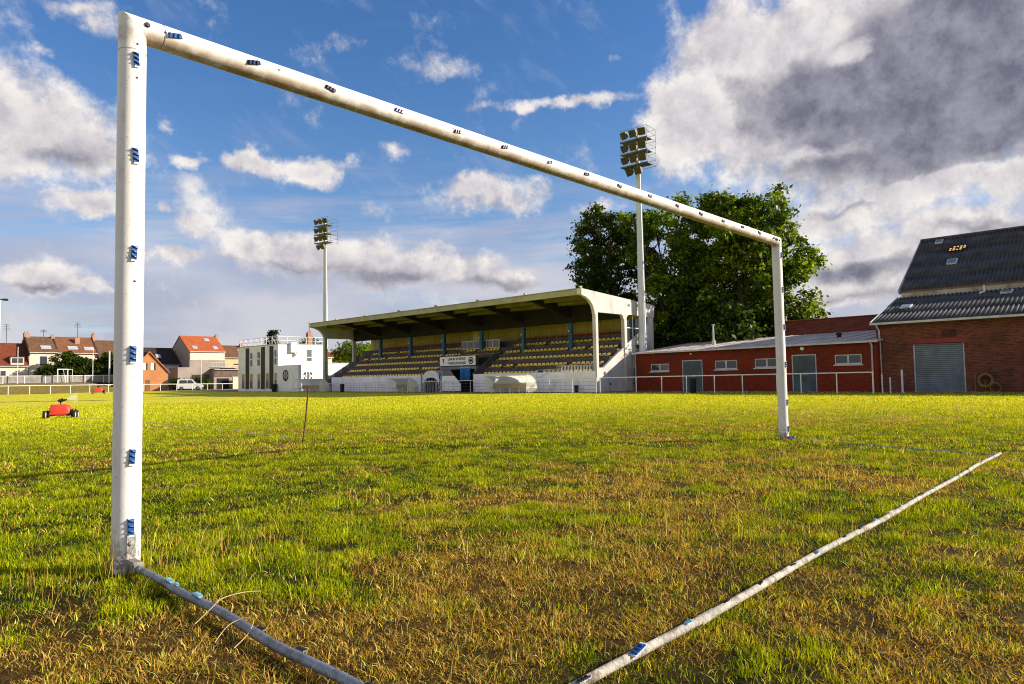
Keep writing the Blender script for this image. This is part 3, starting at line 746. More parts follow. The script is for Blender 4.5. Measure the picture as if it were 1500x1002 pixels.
# stepped terrace
def terrace(y0, y1, k0=0, k1=NROW):
    pts = [(RX0-.05 if k0 == 0 else tread(k0)[0], GZ)]
    for k in range(k0, k1):
        x, z = tread(k); pts += [(x if k else RX0-.05, z), (x+RDX, z)]
        if k < k1-1: pts.append((x+RDX, z+RDZ))
    pts.append((tread(k1-1)[0]+RDX, GZ))
    P2 = []
    for q in pts:
        if not P2 or q != P2[-1]: P2.append(q)
    mb = MB(); mb.prism('y', P2, y0, y1); mb.build('terrace', m_terr, stand)
terrace(SY0+.26, VY0); terrace(VY1, SY1-.26); terrace(VY0+.002, VY1-.002, 3, NROW)
# passage: flank walls, lintel box
mb = MB(); mb.prism('y', [(36.0,GZ),(38.9,GZ),(38.9,2.9),(38.6,2.9),(36.0,1.25)], VY0-.14, VY0-.004); mb.build('passage_wall', m_terr, stand)
mb = MB(); mb.prism('y', [(36.0,GZ),(38.9,GZ),(38.9,2.9),(38.6,2.9),(36.0,1.25)], VY1+.004, VY1+.14); mb.build('passage_wall', m_terr, stand)
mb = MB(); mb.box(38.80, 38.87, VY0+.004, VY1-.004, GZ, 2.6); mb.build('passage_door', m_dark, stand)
mb = MB(); mb.box(36.62, 38.7, VY0+.15, VY1-.3, 1.62, 1.86); mb.box(36.62, 36.9, VY0+.2, VY0+.35, GZ, 1.62); mb.box(36.62, 36.9, VY1-.5, VY1-.35, GZ, 1.62); mb.build('balcony', M('grey_balcony_concrete', (.20,.20,.22), .8, .2), stand)
# roof slab with upstand joints, soffit beams and fascia
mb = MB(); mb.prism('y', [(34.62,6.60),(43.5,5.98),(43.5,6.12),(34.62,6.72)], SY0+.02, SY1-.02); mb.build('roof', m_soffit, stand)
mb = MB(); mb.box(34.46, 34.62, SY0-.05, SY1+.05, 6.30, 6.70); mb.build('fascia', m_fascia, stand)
mb = MB(); mb.box(34.40, 34.56, SY0-.06, SY1+.06, 6.702, 6.74); fas2 = mb.build('roof_flashing', m_fascia, stand)
bays = [SY0+(SY1-SY0)*k/7 for k in range(8)]
for y in bays:
    mb = MB(); mb.bbox(34.36, 34.62, y-.07, y+.07, 6.742, 6.86, .015); mb.build('roof_joint_cap', m_fascia, stand)
for y in bays[1:-1]:
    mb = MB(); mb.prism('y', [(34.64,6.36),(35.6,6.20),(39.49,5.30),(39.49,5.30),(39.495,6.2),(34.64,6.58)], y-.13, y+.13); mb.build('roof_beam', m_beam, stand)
for xx in (36.4, 38.0):
    mb = MB(); zt = 6.60-(xx-34.62)*.0698; mb.box(xx-.07, xx+.07, SY0+.27, SY1-.27, zt-.22, zt-.005); mb.build('purlin', m_soffit, stand)
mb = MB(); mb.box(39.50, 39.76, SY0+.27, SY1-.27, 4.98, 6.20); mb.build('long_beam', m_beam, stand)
# gable ends
def arc(cx, cz, r, a0, a1, n=6): return [(cx+r*math.cos(R(a0+(a1-a0)*k/n)), cz+r*math.sin(R(a0+(a1-a0)*k/n))) for k in range(n+1)]
def gable(y0, y1):
    top = [(34.40,6.74),(43.55,6.16)]
    lower = [(43.55,5.22),(42.75,5.22)] + [(40.25,5.26)] + [(40.0,5.20),(39.86,5.06),(39.82,4.95),(39.82,4.90),(39.44,4.90),(39.44,4.98),(39.38,5.12),(39.20,5.22)] + [(36.36,5.22),(36.36,5.10),(36.02,5.10),(35.98,5.34),(35.82,5.66),(35.50,5.98),(35.05,6.20),(34.40,6.32)]
    mb = MB(); mb.prism('y', top[::-1]+lower[::-1], y0, y1); mb.build('gable_beam', m_conc, stand)
    mb = MB(); mb.bbox(36.04, 36.34, y0-.03, y1, GZ, 5.105, .02); mb.build('column', m_conc if y0 < 30 else m_fascia, stand)
    mb = MB(); mb.bbox(39.46, 39.80, y0-.04, y1, GZ, 4.905, .02); mb.build('column', m_conc, stand)
gable(SY0, SY0+.25); gable(SY1-.25, SY1)
def endwall(y0, y1, nm):
    mb = MB(); mb.prism('y', [(36.345,GZ),(39.455,GZ),(39.455,2.85),(39.05,2.66),(36.9,1.42),(36.345,1.42)], y0, y1)
    mb.prism('y', [(39.805,GZ),(43.45,GZ),(43.45,5.215),(42.75,5.215),(42.75,4.66),(39.805,3.10)], y0, y1)
    return mb.build(nm, m_conc, stand)
endwall(SY0+.03, SY0+.22, 'end_wall'); endwall(SY1-.22, SY1-.03, 'end_wall')
# small square window, vent holes and a wall lamp on the near end wall
mb = MB(); mb.box(40.62, 41.25, SY0-.03, SY0+.035, 1.42, 2.15); f_w = mb.build('window', m_white, stand)
mb = MB(); mb.box(40.72, 41.15, SY0-.035, SY0-.028, 1.56, 2.06); mb.build('pane', m_glass, f_w)
mb = MB(); mb.box(40.55, 41.32, SY0-.07, SY0+.03, 1.36, 1.415); mb.build('sill', m_wallw, f_w)
for x in (37.7, 40.6):
    mb = MB(); mb.lathe((x, SY0+.04, .28), (0,-1,0), [(0,.09),(.015,.09)], 14); mb.build('vent_hole', m_dark, stand)
mb = MB(); mb.lathe((41.0, SY0+.03, 3.05), (0,-1,-.5), [(0,.05),(.10,.06),(.22,.14),(.26,.12)], 12); mb.build('flood_lamp', m_dark, stand, True)
# glazing of the raking opening
mb = MB(); mb.prism('y', [(39.85,3.14),(42.72,4.66),(42.72,5.2),(39.85,4.85)], SY0+.12, SY0+.13); gl = mb.build('glazing', m_glass, stand)
mb = MB()
for x in (40.75, 41.7): mb.box(x-.03, x+.03, SY0+.09, SY0+.12, 3.15+(x-39.85)*.53, 5.2)
mb.box(39.82, 42.74, SY0+.088, SY0+.118, 4.28, 4.34); mb.build('glazing_bar', m_white, gl)
# back wall, with a shallow rear block
mb = MB(); mb.box(41.75, 41.95, SY0+.23, SY1-.23, 3.0, 5.98); mb.build('back_wall', m_back, stand)
mb = MB(); mb.box(43.25, 43.45, SY0+.23, SY1-.23, GZ, 5.95); mb.build('rear_wall', m_conc, stand)
mb = MB()
for y in np.arange(SY0+1.2, SY1, 1.25): mb.box(41.735, 41.752, y-.02, y+.02, 3.5, 5.95)
mb.build('wall_batten', M('batten', (.22,.19,.07), .8), stand)
# inner columns: blue, standing in the seating
for y in bays[1:-1]:
    k = 3; mb = MB(); mb.bbox(39.48, 39.78, y-.16, y+.16, tread(3)[1]-.05, 4.975, .03); c_ = mb.build('column', m_colb, stand)
    mb = MB(); mb.lathe((39.46, y, 4.35), (-1,0,0), [(0,.05),(.06,.09),(.12,.07)], 10); mb.build('column_lamp', m_steel, c_, True)
# near-end railing on the front wall
mb = MB()
for y in np.arange(SY0+.4, SY0+3.6, .13): mb.box(36.12, 36.135, y-.006, y+.006, 1.18, 1.62)
mb.box(36.11, 36.145, SY0+.35, SY0+3.6, 1.60, 1.635); mb.build('railing', m_steel, stand)
# stairs rail by the front wall
mb = MB(); mb.tube([(35.9,29.3,.72),(35.9,29.3,1.35),(35.9,26.9,1.40)], .02, 8); mb.tube([(35.9,29.25,.75),(35.9,27.9,1.30)], .02, 8)
mb.build('handrail', m_steel, stand, True)
# press enclosure at the back
mb = MB(); Y0p, Y1p = 37.0, 41.7; PX = 39.86
for z in (3.46, 4.12): mb.box(PX, PX+.07, Y0p, Y1p, z-.035, z+.035)
for y in np.linspace(Y0p, Y1p, 7): mb.box(PX-.005, PX+.075, y-.035, y+.035, 3.425, 4.155)
mb.box(PX+.07, 41.75, Y1p-.05, Y1p, 4.08, 4.15); mb.box(PX+.07, 41.75, Y0p, Y0p+.05, 4.08, 4.15)
pf = mb.build('press_box_frame', m_steel, stand)
mb = MB(); mb.box(PX+.025, PX+.04, Y0p+.04, Y1p-.04, 3.50, 4.08); mb.build('pane', glass_mat('press_glass', (.10,.09,.07), .15), pf)
mb = MB(); mb.box(41.64, 41.70, 41.0, 42.15, 4.30, 5.30)
for k in range(7): mb.box(41.62, 41.638, 41.02, 42.13, 4.34+.13*k, 4.42+.13*k)
mb.build('shutter', M('pale_yellow_shutter', (.55,.50,.30), .6), stand)
# seats: one shell shape, copied along the rows
def seat_mesh():
    mb = MB(); n = 7
    ZS = 1.08
    rows = [(-.20,.02,.155),(-.17,.045,.17),(-.05,.03,.17),(.05,.025,.17),(.10,.06,.17),(.13,.12,.165),(.145,.175,.155),(.15,.20,.125),(.152,.21,.08)]
    vs = []; fs = []
    for t in (0, -.016):
        for x, z, w in rows:
            for k in range(n):
                u = -1+2*k/(n-1); vs.append((x+t*.6-.03*(1-u*u)*(z < .1)*0, u*w, z*ZS+.05+.03*u*u*(z < .1)+t))
    m = len(rows)*n
    for b in (0, m):
        for i in range(len(rows)-1):
            for k in range(n-1):
                q = (b+i*n+k, b+i*n+k+1, b+(i+1)*n+k+1, b+(i+1)*n+k); fs.append(q if b == 0 else q[::-1])
    for i in range(len(rows)-1):
        fs.append((i*n, (i+1)*n, m+(i+1)*n, m+i*n)); fs.append((i*n+n-1, m+i*n+n-1, m+(i+1)*n+n-1, (i+1)*n+n-1))
    for k in range(n-1):
        fs.append((k, m+k, m+k+1, k+1)); e = (len(rows)-1)*n; fs.append((e+k, e+k+1, m+e+k+1, m+e+k))
    mb._add(vs, fs); mb.box(-.02,.03,-.05,.05,0,.06); return mb
spots = []
for k in range(NROW):
    x, z = tread(k); xs_ = x+.42
    y = SY0+.75
    while y < VY0-.25:
        if all(abs(y-b) > .22 or k != 3 for b in bays): spots.append((xs_, y, z, k))
        y += .42
    y = VY1+.40
    while y < SY1-2.0-.12*k:
        if all(abs(y-b) > .22 or k != 3 for b in bays) and not (k == 5 and y < VY1+1.5): spots.append((xs_, y, z, k))
        y += .42
for k, dx, dz in ((3, .0, .0), (3, .36, .30)):
    x, z = tread(k); y = VY0+.3+.4*(dz > 0)
    while y < VY1-.35: spots.append((x+.28+dx, y, z+dz, k)); y += .42
mb = MB(); mb.box(tread(3)[0]+.36, tread(3)[0]+RDX, VY0+.2, VY1-.2, tread(3)[1], tread(3)[1]+.30); mb.build('seat_step', m_terr, stand)
spots = [s for s in spots if random.random() > .03]
spots.sort(key=lambda s: (s[0]-CAM[0])**2+(s[1]-CAM[1])**2 - (10000 if s[1] > VY1+30 else 0))
sm = seat_mesh()
s_y = sm.build('seat', m_seaty, stand, True); sm2 = seat_mesh(); s_r = sm2.build('seat', m_seatr, stand, True)
so_ = ORG[stand.name]
for o in (s_y, s_r): o.data.transform(Matrix.Translation(so_))
used = {False: False, True: False}
rest = MB(); base_v = seat_mesh()
for q, (x, y, z, k) in enumerate(spots):
    red = k == 5 or (k == 4 and random.random() < .08)
    if q < 100:
        src = s_r if red else s_y
        o = src if not used[red] else src.copy()
        if used[red]: COL.objects.link(o); o.parent = stand
        used[red] = True; o.location = Vector((x, y, z))-so_
        if red: o['label'] = 'red plastic seat in the top row'
    else:
        rest.m = 1 if red else 0
        rest._add([(a+x, b+y, c+z) for a, b, c in base_v.v], base_v.f)
ro = rest.build('seat', [m_seaty, m_seatr], stand, True); ro['kind'] = 'stuff'; ro['label'] = 'rows of yellow and dark red seats farther along the stand'

# ------------------------------------------------------------------ sign, tunnel, dugouts, fences, masts
_fonts = {}
def text_mesh(txt, size, depth=.01):
    cu = bpy.data.curves.new('txt', 'FONT'); cu.body = txt; cu.size = size; cu.extrude = depth; cu.align_x = 'CENTER'; cu.align_y = 'CENTER'; cu.offset = size*.012
    ob = bpy.data.objects.new('txt', cu); COL.objects.link(ob)
    bpy.context.view_layer.update()
    me = bpy.data.meshes.new_from_object(ob.evaluated_get(bpy.context.evaluated_depsgraph_get()))
    bpy.data.objects.remove(ob); bpy.data.curves.remove(cu)
    return me
def add_text(name, txt, size, origin, right, upv, mat, parent, sx=1.0):
    me = text_mesh(txt, size); me.materials.clear(); me.materials.append(mat); me.name = name
    r_ = Vector(right).normalized(); u_ = Vector(upv).normalized(); n_ = r_.cross(u_)
    T = Matrix((r_*sx, u_, n_)).transposed().to_4x4(); T.translation = Vector(origin)-ORG[parent.name]
    me.transform(T)
    o = bpy.data.objects.new(name, me); COL.objects.link(o); o.parent = parent; ORG[o.name] = ORG[parent.name]; return o
m_ink = M('dark_lettering', (.02,.02,.03), .6, .1)
sg = thing('banner_sign', 'long white sign with two lines of dark lettering above the passage', 'sign', (36.55, 38.7, 1.88))
mb = MB(); mb.box(36.58, 36.90, 36.45, 40.9, 1.90, 2.70); mb.build('sign_box', M('dark_grey_box', (.05,.05,.055), .6), sg)
mb = MB(); mb.box(36.54, 36.575, 36.46, 40.88, 1.93, 2.69); mb.build('panel', M('white_sign_face', (.82,.82,.82), .5, .05), sg)
add_text('lettering', 'UNION SPORTIVE', .30, (36.535, 38.75, 2.47), (0,-1,0), (0,0,1), m_ink, sg, .92)
add_text('lettering', 'TOURQUENNOISE', .30, (36.535, 38.75, 2.13), (0,-1,0), (0,0,1), m_ink, sg, .92)
# a round club badge on the right, a brown shield on the left
def ring(mb, c, r0, r1, axis, d, seg=28, a0=0, a1=360):
    """flat ring facing -x ('x') or -y ('y'), standing d proud"""
    n = seg
    vs = []; fs = []
    for k in range(n+1):
        a = R(a0+(a1-a0)*k/n)
        for r in (r0, r1):
            p, q = r*math.cos(a), r*math.sin(a)
            for dd in (0, d):
                vs.append((c[0]-dd, c[1]+p, c[2]+q) if axis == 'x' else (c[0]+p, c[1]-dd, c[2]+q))
    for k in range(n):
        b = k*4; e = b+4
        fs += [(b+1, b+3, e+3, e+1), (b, e, e+2, b+2), (b, b+1, e+1, e), (b+2, e+2, e+3, b+3)]
    mb._add(vs, fs)
mb = MB(); ring(mb, (36.538, 36.98, 2.31), .21, .30, 'x', .012); ring(mb, (36.538, 36.98, 2.31), 0, .13, 'x', .010, 16)
mb.box(36.528, 36.538, 36.80, 37.16, 2.285, 2.335); mb.build('club_badge', m_ink, sg)
mb = MB(); mb.prism('x', [(40.35,2.44),(40.35,2.26),(40.42,2.16),(40.49,2.26),(40.49,2.44)], 36.528, 36.539); mb.box(36.528, 36.539, 40.30, 40.54, 2.42, 2.52); mb.box(36.528, 36.539, 40.40, 40.44, 2.05, 2.17)
mb.build('shield', M('brown_shield', (.22,.09,.03), .6), sg)

# extendable players' tunnel with striped hood
tu = thing('players_tunnel', 'white arched players tunnel with black stripes opening onto the pitch', 'tunnel', (35.4, 40.0, GZ))
def hood(yc, hw, h, n=14, q=2.6):
    return [(yc+hw*math.copysign(abs(math.cos(PI*k/n))**(2/q), math.cos(PI*k/n)), GZ+h*abs(math.sin(PI*k/n))**(2/q)) for k in range(n+1)]
m_tun = M('tunnel_fabric', (.72,.72,.74), .6, .08)
for i, x in enumerate(np.arange(34.85, 36.4, .31)):
    a, b = hood(40.0, 1.28, 1.80), hood(40.0, .98, 1.46)
    for mat, x0, x1, nm in ((m_tun, x, x+.20, 'hoop'), (m_black, x+.20, x+.31, 'hoop')):
        mb = MB(); mb.prism('x', a+b[::-1], x0, x1-.002); mb.build(nm, mat, tu)
a, b = hood(40.0, 1.285, 1.805), hood(40.0, 1.06, 1.22)
mb = MB(); mb.prism('x', a+b[::-1], 34.78, 34.847); mb.build('front_arch', m_tun, tu)
for s in (-1, 1):
    mb = MB(); mb.tube([(34.77, 40+s*1.20, 1.25), (34.765, 40+s*1.13, 1.0), (34.77, 40+s*1.20, .72), (34.765, 40+s*1.12, .42), (34.77, 40+s*1.19, .12), (34.765, 40+s*1.14, -.15)], .04, 6); mb.build('stripe', m_black, tu, True)
mb = MB()
for k in range(5): mb.tube([(34.95, 40.75-.36*k, .75), (34.95, 40.62-.36*k, .3), (34.95, 40.72-.36*k, GZ)], .05, 6)
mb.build('door_strip', M('pale_strip', (.35,.35,.37), .6), tu, True)
bl = thing('fence_board', 'white panel with a cut corner beside the tunnel', 'panel', (34.9, 37.6, GZ))
mb = MB(); mb.prism('x', [(36.45,GZ+.1),(38.66,GZ+.1),(38.66,1.07),(37.2,1.07),(36.45,.42)], 34.86, 34.92); mb.build('panel', m_wallw, bl)
mb = MB(); mb.prism('x', [(37.3,1.09),(38.64,1.09),(38.64,1.56),(37.7,1.56)], 34.93, 34.955); mb.build('mesh_top', M('grey_mesh', (.13,.14,.16), .6), bl)
bt = thing('blue_tarpaulin', 'bright blue rolled tarpaulin hanging in the passage under the sign', 'tarpaulin', (36.4, 37.5, .9))
mb = MB(); n_ = 16; fold = [(36.45+.07*math.sin(k*1.9)+.03*math.sin(k*.7), 37.02+1.08*k/n_) for k in range(n_+1)]
for q in range(6):
    za, zb_ = 1.70-.17*q, 1.70-.17*(q+1)+.002; sw = 1+.10*q; fo = [(36.45+(x-36.45)*sw, y) for x, y in fold]; mb.prism('z', fo+[(x+.05, y) for x, y in fo[::-1]], zb_, za)
mb.build('sheet', M('blue_tarp', (.02,.20,.50), .45, .25, 4, .6, 6), bt)
mb = MB(); mb.tube([(36.45,37.0,1.72),(36.45,38.15,1.72)], .03, 8); mb.build('bar', m_steel, bt, True)

# dugouts
def shell_mat(clear):
    m, nt, out = nt_new('clear_white_shell'); P = pos(nt)
    c = mixc(nt, math_(nt, 'MULTIPLY', ramp01(nt, noise(nt, scalev(nt, P, (1,2,.4)), 1.6, 7, .65), .45, .7), .4), (1.0,1.0,.98), (.70,.70,.58))
    b = N(nt, 'ShaderNodeBsdfPrincipled'); b.inputs['Roughness'].default_value = .3; L(nt, c, b.inputs['Base Color'])
    t = N(nt, 'ShaderNodeBsdfTranslucent'); L(nt, c, t.inputs[0])
    mx = N(nt, 'ShaderNodeMixShader'); mx.inputs[0].default_value = .7
    tr = N(nt, 'ShaderNodeBsdfTransparent'); m2 = N(nt, 'ShaderNodeMixShader'); m2.inputs[0].default_value = clear
    L(nt, b.outputs[0], mx.inputs[1]); L(nt, t.outputs[0], mx.inputs[2]); L(nt, mx.outputs[0], m2.inputs[1]); L(nt, tr.outputs[0], m2.inputs[2]); L(nt, m2.outputs[0], out.inputs[0]); return m
m_shell = shell_mat(.06); m_endp = shell_mat(.6)
def dugout(y0, y1, zt, lab, x0=33.15):
    t = thing('dugout', lab, 'dugout', (x0+.6, (y0+y1)/2, GZ))
    prof = [(x0, zt)] + [(x0+.1+ .95*math.sin(R(a)), zt-.02-(zt-GZ-.5)*.0 - (1-math.cos(R(a)))*(zt-GZ-.35)) for a in (8, 22, 36, 50, 64, 78, 90)] + [(x0+1.06, GZ+.08)]
    inn = [(x+.0, z-.022) if i < 4 else (x-.022, z) for i, (x, z) in enumerate(prof)]
    mb = MB(); mb.prism('y', prof+inn[::-1], y0+.03, y1-.03); mb.build('shell', m_shell, t)
    ribs = np.linspace(y0, y1, max(3, int(round((y1-y0)/.95))+1))
    for i, y in enumerate(ribs):
        mb = MB(); out_ = [(x, y, z+.012) for x, z in prof]; mb.tube(out_, .022, 8)
        if i in (0, len(ribs)-1): mb.tube([(x0+.02, y, zt), (x0-.10, y, GZ)], .022, 8); mb.tube([(x0-.05,y,.12),(x0+1.06,y,.12)], .018, 8)
        mb.build('frame', m_white, t, True)
    mb = MB(); mb.tube([(x0,y0,zt),(x0,y1,zt)], .025, 8); mb.tube([(x0+1.0,y0,.3),(x0+1.0,y1,.3)], .02, 8); mb.build('rail', m_white, t, True)
    for y in (y0, y1):
        mb = MB(); mb.prism('y', [(x0+.03,zt-.05)]+[(a-.03, b-.02) for a, b in prof[2:]]+[(x0+.02,GZ+.1)], y-.006, y+.006); mb.build('end_panel', m_endp, t)
    mb = MB(); mb.box(x0+.42, x0+.80, y0+.1, y1-.1, .10, .14); mb.box(x0+.80, x0+.83, y0+.1, y1-.1, .14, .42); mb.build('bench', M('pale_wood_bench', (.34,.28,.20), .7), t)
    for y in np.linspace(y0+.25, y1-.25, max(2, int((y1-y0)/1.0)+1)):
        mb = MB(); mb.box(x0+.44, x0+.48, y-.02, y+.02, GZ, .10); mb.box(x0+.74, x0+.78, y-.02, y+.02, GZ, .10); mb.build('leg', m_white, t)
dugout(27.75, 31.95, 1.0, 'long white curved dugout nearest to the brick block')
dugout(40.9, 43.7, .95, 'short white curved dugout beside the players tunnel')
dugout(54.6, 59.6, 1.06, 'long white curved dugout in front of the white clubhouse')

# pitch-side rail fence
fe = thing('rail_fence', 'low white rail fence with wire mesh in front of the stand', 'fence', (34.5, 41, GZ))
def rz(y): return .80-.0045*(y-6.4)
def rail_run(par, pts, r=.028, nm='rail'):
    mb = MB(); mb.tube(pts, r, 8); return mb.build(nm, m_white, par, True)
rail_run(fe, [(34.5, y, rz(y)) for y in (22.9, 40, 58)])
for y in np.arange(22.9, 58.1, 2.0):
    mb = MB(); mb.tube([(34.5, y, GZ), (34.5, y, rz(y))], .026, 8); mb.build('post', m_white, fe, True)
mb = MB()
for k in (.25, .5, .75):
    mb.tube([(34.47, y, GZ+(rz(y)-GZ)*k) for y in (22.9, 40, 58)], .009, 5)
for y in np.arange(23.4, 58, .5): mb.tube([(34.47, y, GZ), (34.47, y, rz(y))], .006, 4)
w = mb.build('wire_mesh', M('grey_wire', (.14,.14,.15), .6), fe)
fe2 = thing('rail_fence', 'white single rail fence in front of the red brick block', 'fence', (34.5, 14, GZ))
rail_run(fe2, [(34.5, y, rz(y)) for y in (22.6, 14, 6.4)])
for y in (22.6, 19.85, 18.05, 16.4, 14.65, 13.0, 11.1, 9.85, 8.1, 6.45):
    mb = MB(); mb.tube([(34.5, y, GZ), (34.5, y, rz(y))], .03, 8); mb.build('post', m_white, fe2, True)
random.seed(3)
def gatepost(x, y, h, r, lab):
    t = tag(MB().tube([(x,y,GZ),(x,y,GZ+h-.06),(x,y,GZ+h)], [r,r,r*.6], 10).build('gate_post', m_steel, None, True), lab, 'post')
gatepost(34.9, 6.15, .95, .035, 'thin white gate post just past the rail fence end')
gatepost(36.2, 5.6, 1.15, .05, 'grey gate post standing before the warehouse brickwork')
gatepost(34.7, 5.75, .8, .03, 'short white stub post between fence end and warehouse')
# litter bins on the fence
def bin_(x, y, z0, h, r, lab):
    t = thing('litter_bin', lab, 'bin', (x, y, z0))
    mb = MB(); mb.lathe((x,y,z0), (0,0,1), [(0,r*.8),(.02,r*.85),(h-.03,r),(h,r)], 14); mb.build('drum', m_black, t, True)
    mb = MB(); mb.lathe((x,y,z0+h+.002), (0,0,1), [(0,r*1.08),(.03,r*1.08),(.05,r*.9)], 14); mb.build('rim', m_black, t, True)
bin_(34.2, 52.4, GZ, .72, .2, 'black litter bin at the far end of the mesh fence')
bin_(34.3, 66.0, GZ, .80, .3, 'black litter bin before the striped clubhouse wall')
bin_(34.9, 16.2, GZ, .82, .2, 'black litter bin behind the rail at the brick block')
bin_(35.6, 25.4, GZ, .45, .16, 'small black bin at the foot of the stand end')

# floodlight masts
m_mast = M('grey_mast_paint', (.60,.62,.66), .5, .08, 1.2, stain=(.42,.42,.44), stain_amt=.35)
m_lamph = M('dark_lamp_housing', (.10,.095,.085), .55, .2)
m_lens = glass_mat('floodlight_lens', (.018,.018,.02), .35)
def mast(x, y, zp, r0, r1, lab, aim):
    t = thing('floodlight_mast', lab, 'floodlight', (x, y, GZ))
    mb = MB(); mb.tube([(x,y,GZ),(x,y,zp*.5),(x,y,zp),(x,y,zp+2.6)], [r0,(r0+r1)/2,r1,r1*.8], 12); mb.build('pole', m_mast, t)
    mb = MB(); mb.box(x-.42,x+.42,y-.42,y+.42,GZ,GZ+.06); mb.build('base_plate', m_galv, t)
    T = Matrix.Translation((x,y,zp)) @ Matrix.Rotation(aim, 4, 'Z') @ Matrix.Scale(.9, 4)           # local +x points at the pitch
    for z in (0, 1.05, 2.1):
        mb = MB(T); mb.box(-.30, .62, -1.22, 1.22, z-.03, z+.02)
        mb.box(.60,.66,-1.25,1.25,z-.05,z+.05); mb.build('platform', m_lamph, t)
    mb = MB(T)
    for xx, yy in ((-.9,-1.2),(-.9,1.2),(-.9,0),(.63,-1.2),(.63,1.2)):
        mb.tube([(xx,yy,-.02),(xx,yy,3.05)], .022, 6)
    for z in (.0,.5,1.05,1.55,2.1,2.6,3.05): mb.tube([(-.9,-1.2,z),(-.9,1.2,z)], .016, 6); mb.tube([(-.9,1.2,z),(.63,1.2,z)], .016, 6); mb.tube([(-.9,-1.2,z),(.63,-1.2,z)], .016, 6)
    mb.tube([(.63,-1.2,3.05),(.63,1.2,3.05)], .016, 6); mb.build('cage', m_galv, t, True)
    for z in (-.55, .50, 1.50, 2.60):
        for i, yy in enumerate((-.80, 0, .80)):
            if z < 0 and i == 2: continue
            y_ = yy if z > 0 else yy+.4
            H = T @ Matrix.Translation((.72, y_, z)) @ Matrix.Rotation((i-1)*.30, 4, 'Z') @ Matrix.Rotation(R(28), 4, 'Y')
            mb = MB(H); mb.prism('y', [(-.20,-.12),(.10,-.30),(.10,.30),(-.20,.14)], -.30, .30); mb.box(-.34,-.20,-.10,.10,-.08,.10); h = mb.build('lamp_housing', m_lamph, t)
            mb = MB(H); mb.box(.102, .112, -.27, .27, -.27, .27); mb.build('lens', m_lens, h)
    mb = MB(); mb.tube([(x+.0,y-r0-.05,GZ+1.5),(x,y-r1-.05,zp)], .018, 6); mb.build('cable', m_galv, t)
mast(41.25, 23.60, 16.3, .31, .175, 'tall tapered floodlight mast at the near end of the stand', R(184))
mast(38.3, 62.2, 16.0, .30, .17, 'tall floodlight mast rising behind the far end of the stand', R(190))

# ------------------------------------------------------------------ the low red brick block
m_brk = brick_mat('red_brick', (.26,.028,.007), (.15,.016,.005), (.14,.04,.022), .22, .22, .072)
m_wbrk = brick_mat('old_brown_brick', (.21,.058,.034), (.085,.022,.014), (.16,.09,.065), .5, .22, .072, stain=(.035,.02,.016))
m_zinc = M('grey_gutter', (.50,.51,.53), .5, .15, 3)
m_roofp = M('pale_roof_sheet', (.46,.40,.36), .85, .2, .7, .3, 8, stain=(.26,.23,.21), stain_amt=.5)
m_door = M('blue_grey_door', (.055,.085,.105), .5, .3, 1.2, stain=(.10,.13,.15), stain_amt=.5)
A = Vector((40.26, 23.55, 0)); du = Vector((-.1613, -.9869, 0)); dn = Vector((.9869, -.1613, 0))
TB = Matrix((du, dn, Vector((0,0,1)))).transposed().to_4x4(); TB.translation = A       # local: u along the front, v into the depth, z
blk = thing('changing_block', 'low red brick changing block with two double doors and four windows', 'building', A+du*8.4+dn*3.5+Vector((0,0,GZ)))
LB = 16.74
wins = [(1.32,2.95,1.10,1.62),(6.68,8.32,1.13,1.70),(9.54,11.15,1.17,1.73),(14.47,15.93,1.24,1.78)]
doors = [(4.06,5.71,1.80),(11.94,13.42,1.87)]
# front wall built round its openings
edges = sorted([(w[0],w[1],w[2],w[3]) for w in wins]+[(d[0],d[1],GZ,d[2]) for d in doors])
mb = MB(TB); u = 0
for a, b, z0, z1 in edges:
    mb.box(u, a, 0, .24, GZ, 2.36)
    mb.box(a, b, 0, .24, z1, 2.36)
    if z0 > GZ: mb.box(a, b, 0, .24, GZ, z0)
    u = b
mb.box(u, LB, 0, .24, GZ, 2.36)
mb.prism('x', [(.24,GZ),(7,GZ),(7,3.26),(.24,2.38)], 0, .22)
mb.prism('x', [(.24,GZ),(7,GZ),(7,3.26),(.24,2.38)], LB-.22, LB)
mb.box(.22, LB-.22, 6.78, 7, GZ, 3.24)
mb.build('wall', m_brk, blk)
mb = MB(TB); mb.prism('x', [(-.16,2.39),(7.05,3.32),(7.05,3.40),(-.16,2.47)], -.18, LB+.12); rf = mb.build('roof', m_roofp, blk)
mb = MB(TB)
for k in range(1, 17): mb.prism('x', [(-.12,2.478),(7.0,3.402),(7.0,3.425),(-.12,2.50)], k-.02, k+.02)
mb.build('roof_seam', m_roofp, rf)
mb = MB(TB); mb.box(-.2, LB+.14, -.27, -.165, 2.36, 2.46); mb.build('gutter', m_zinc, blk)
for u, r in ((16.50,.045),(-.02,.035)):
    mb = MB(TB); mb.tube([(u,-.21,2.37),(u,-.06,2.22),(u,-.06,GZ)], r, 10); mb.build('downpipe', m_zinc, blk, True)
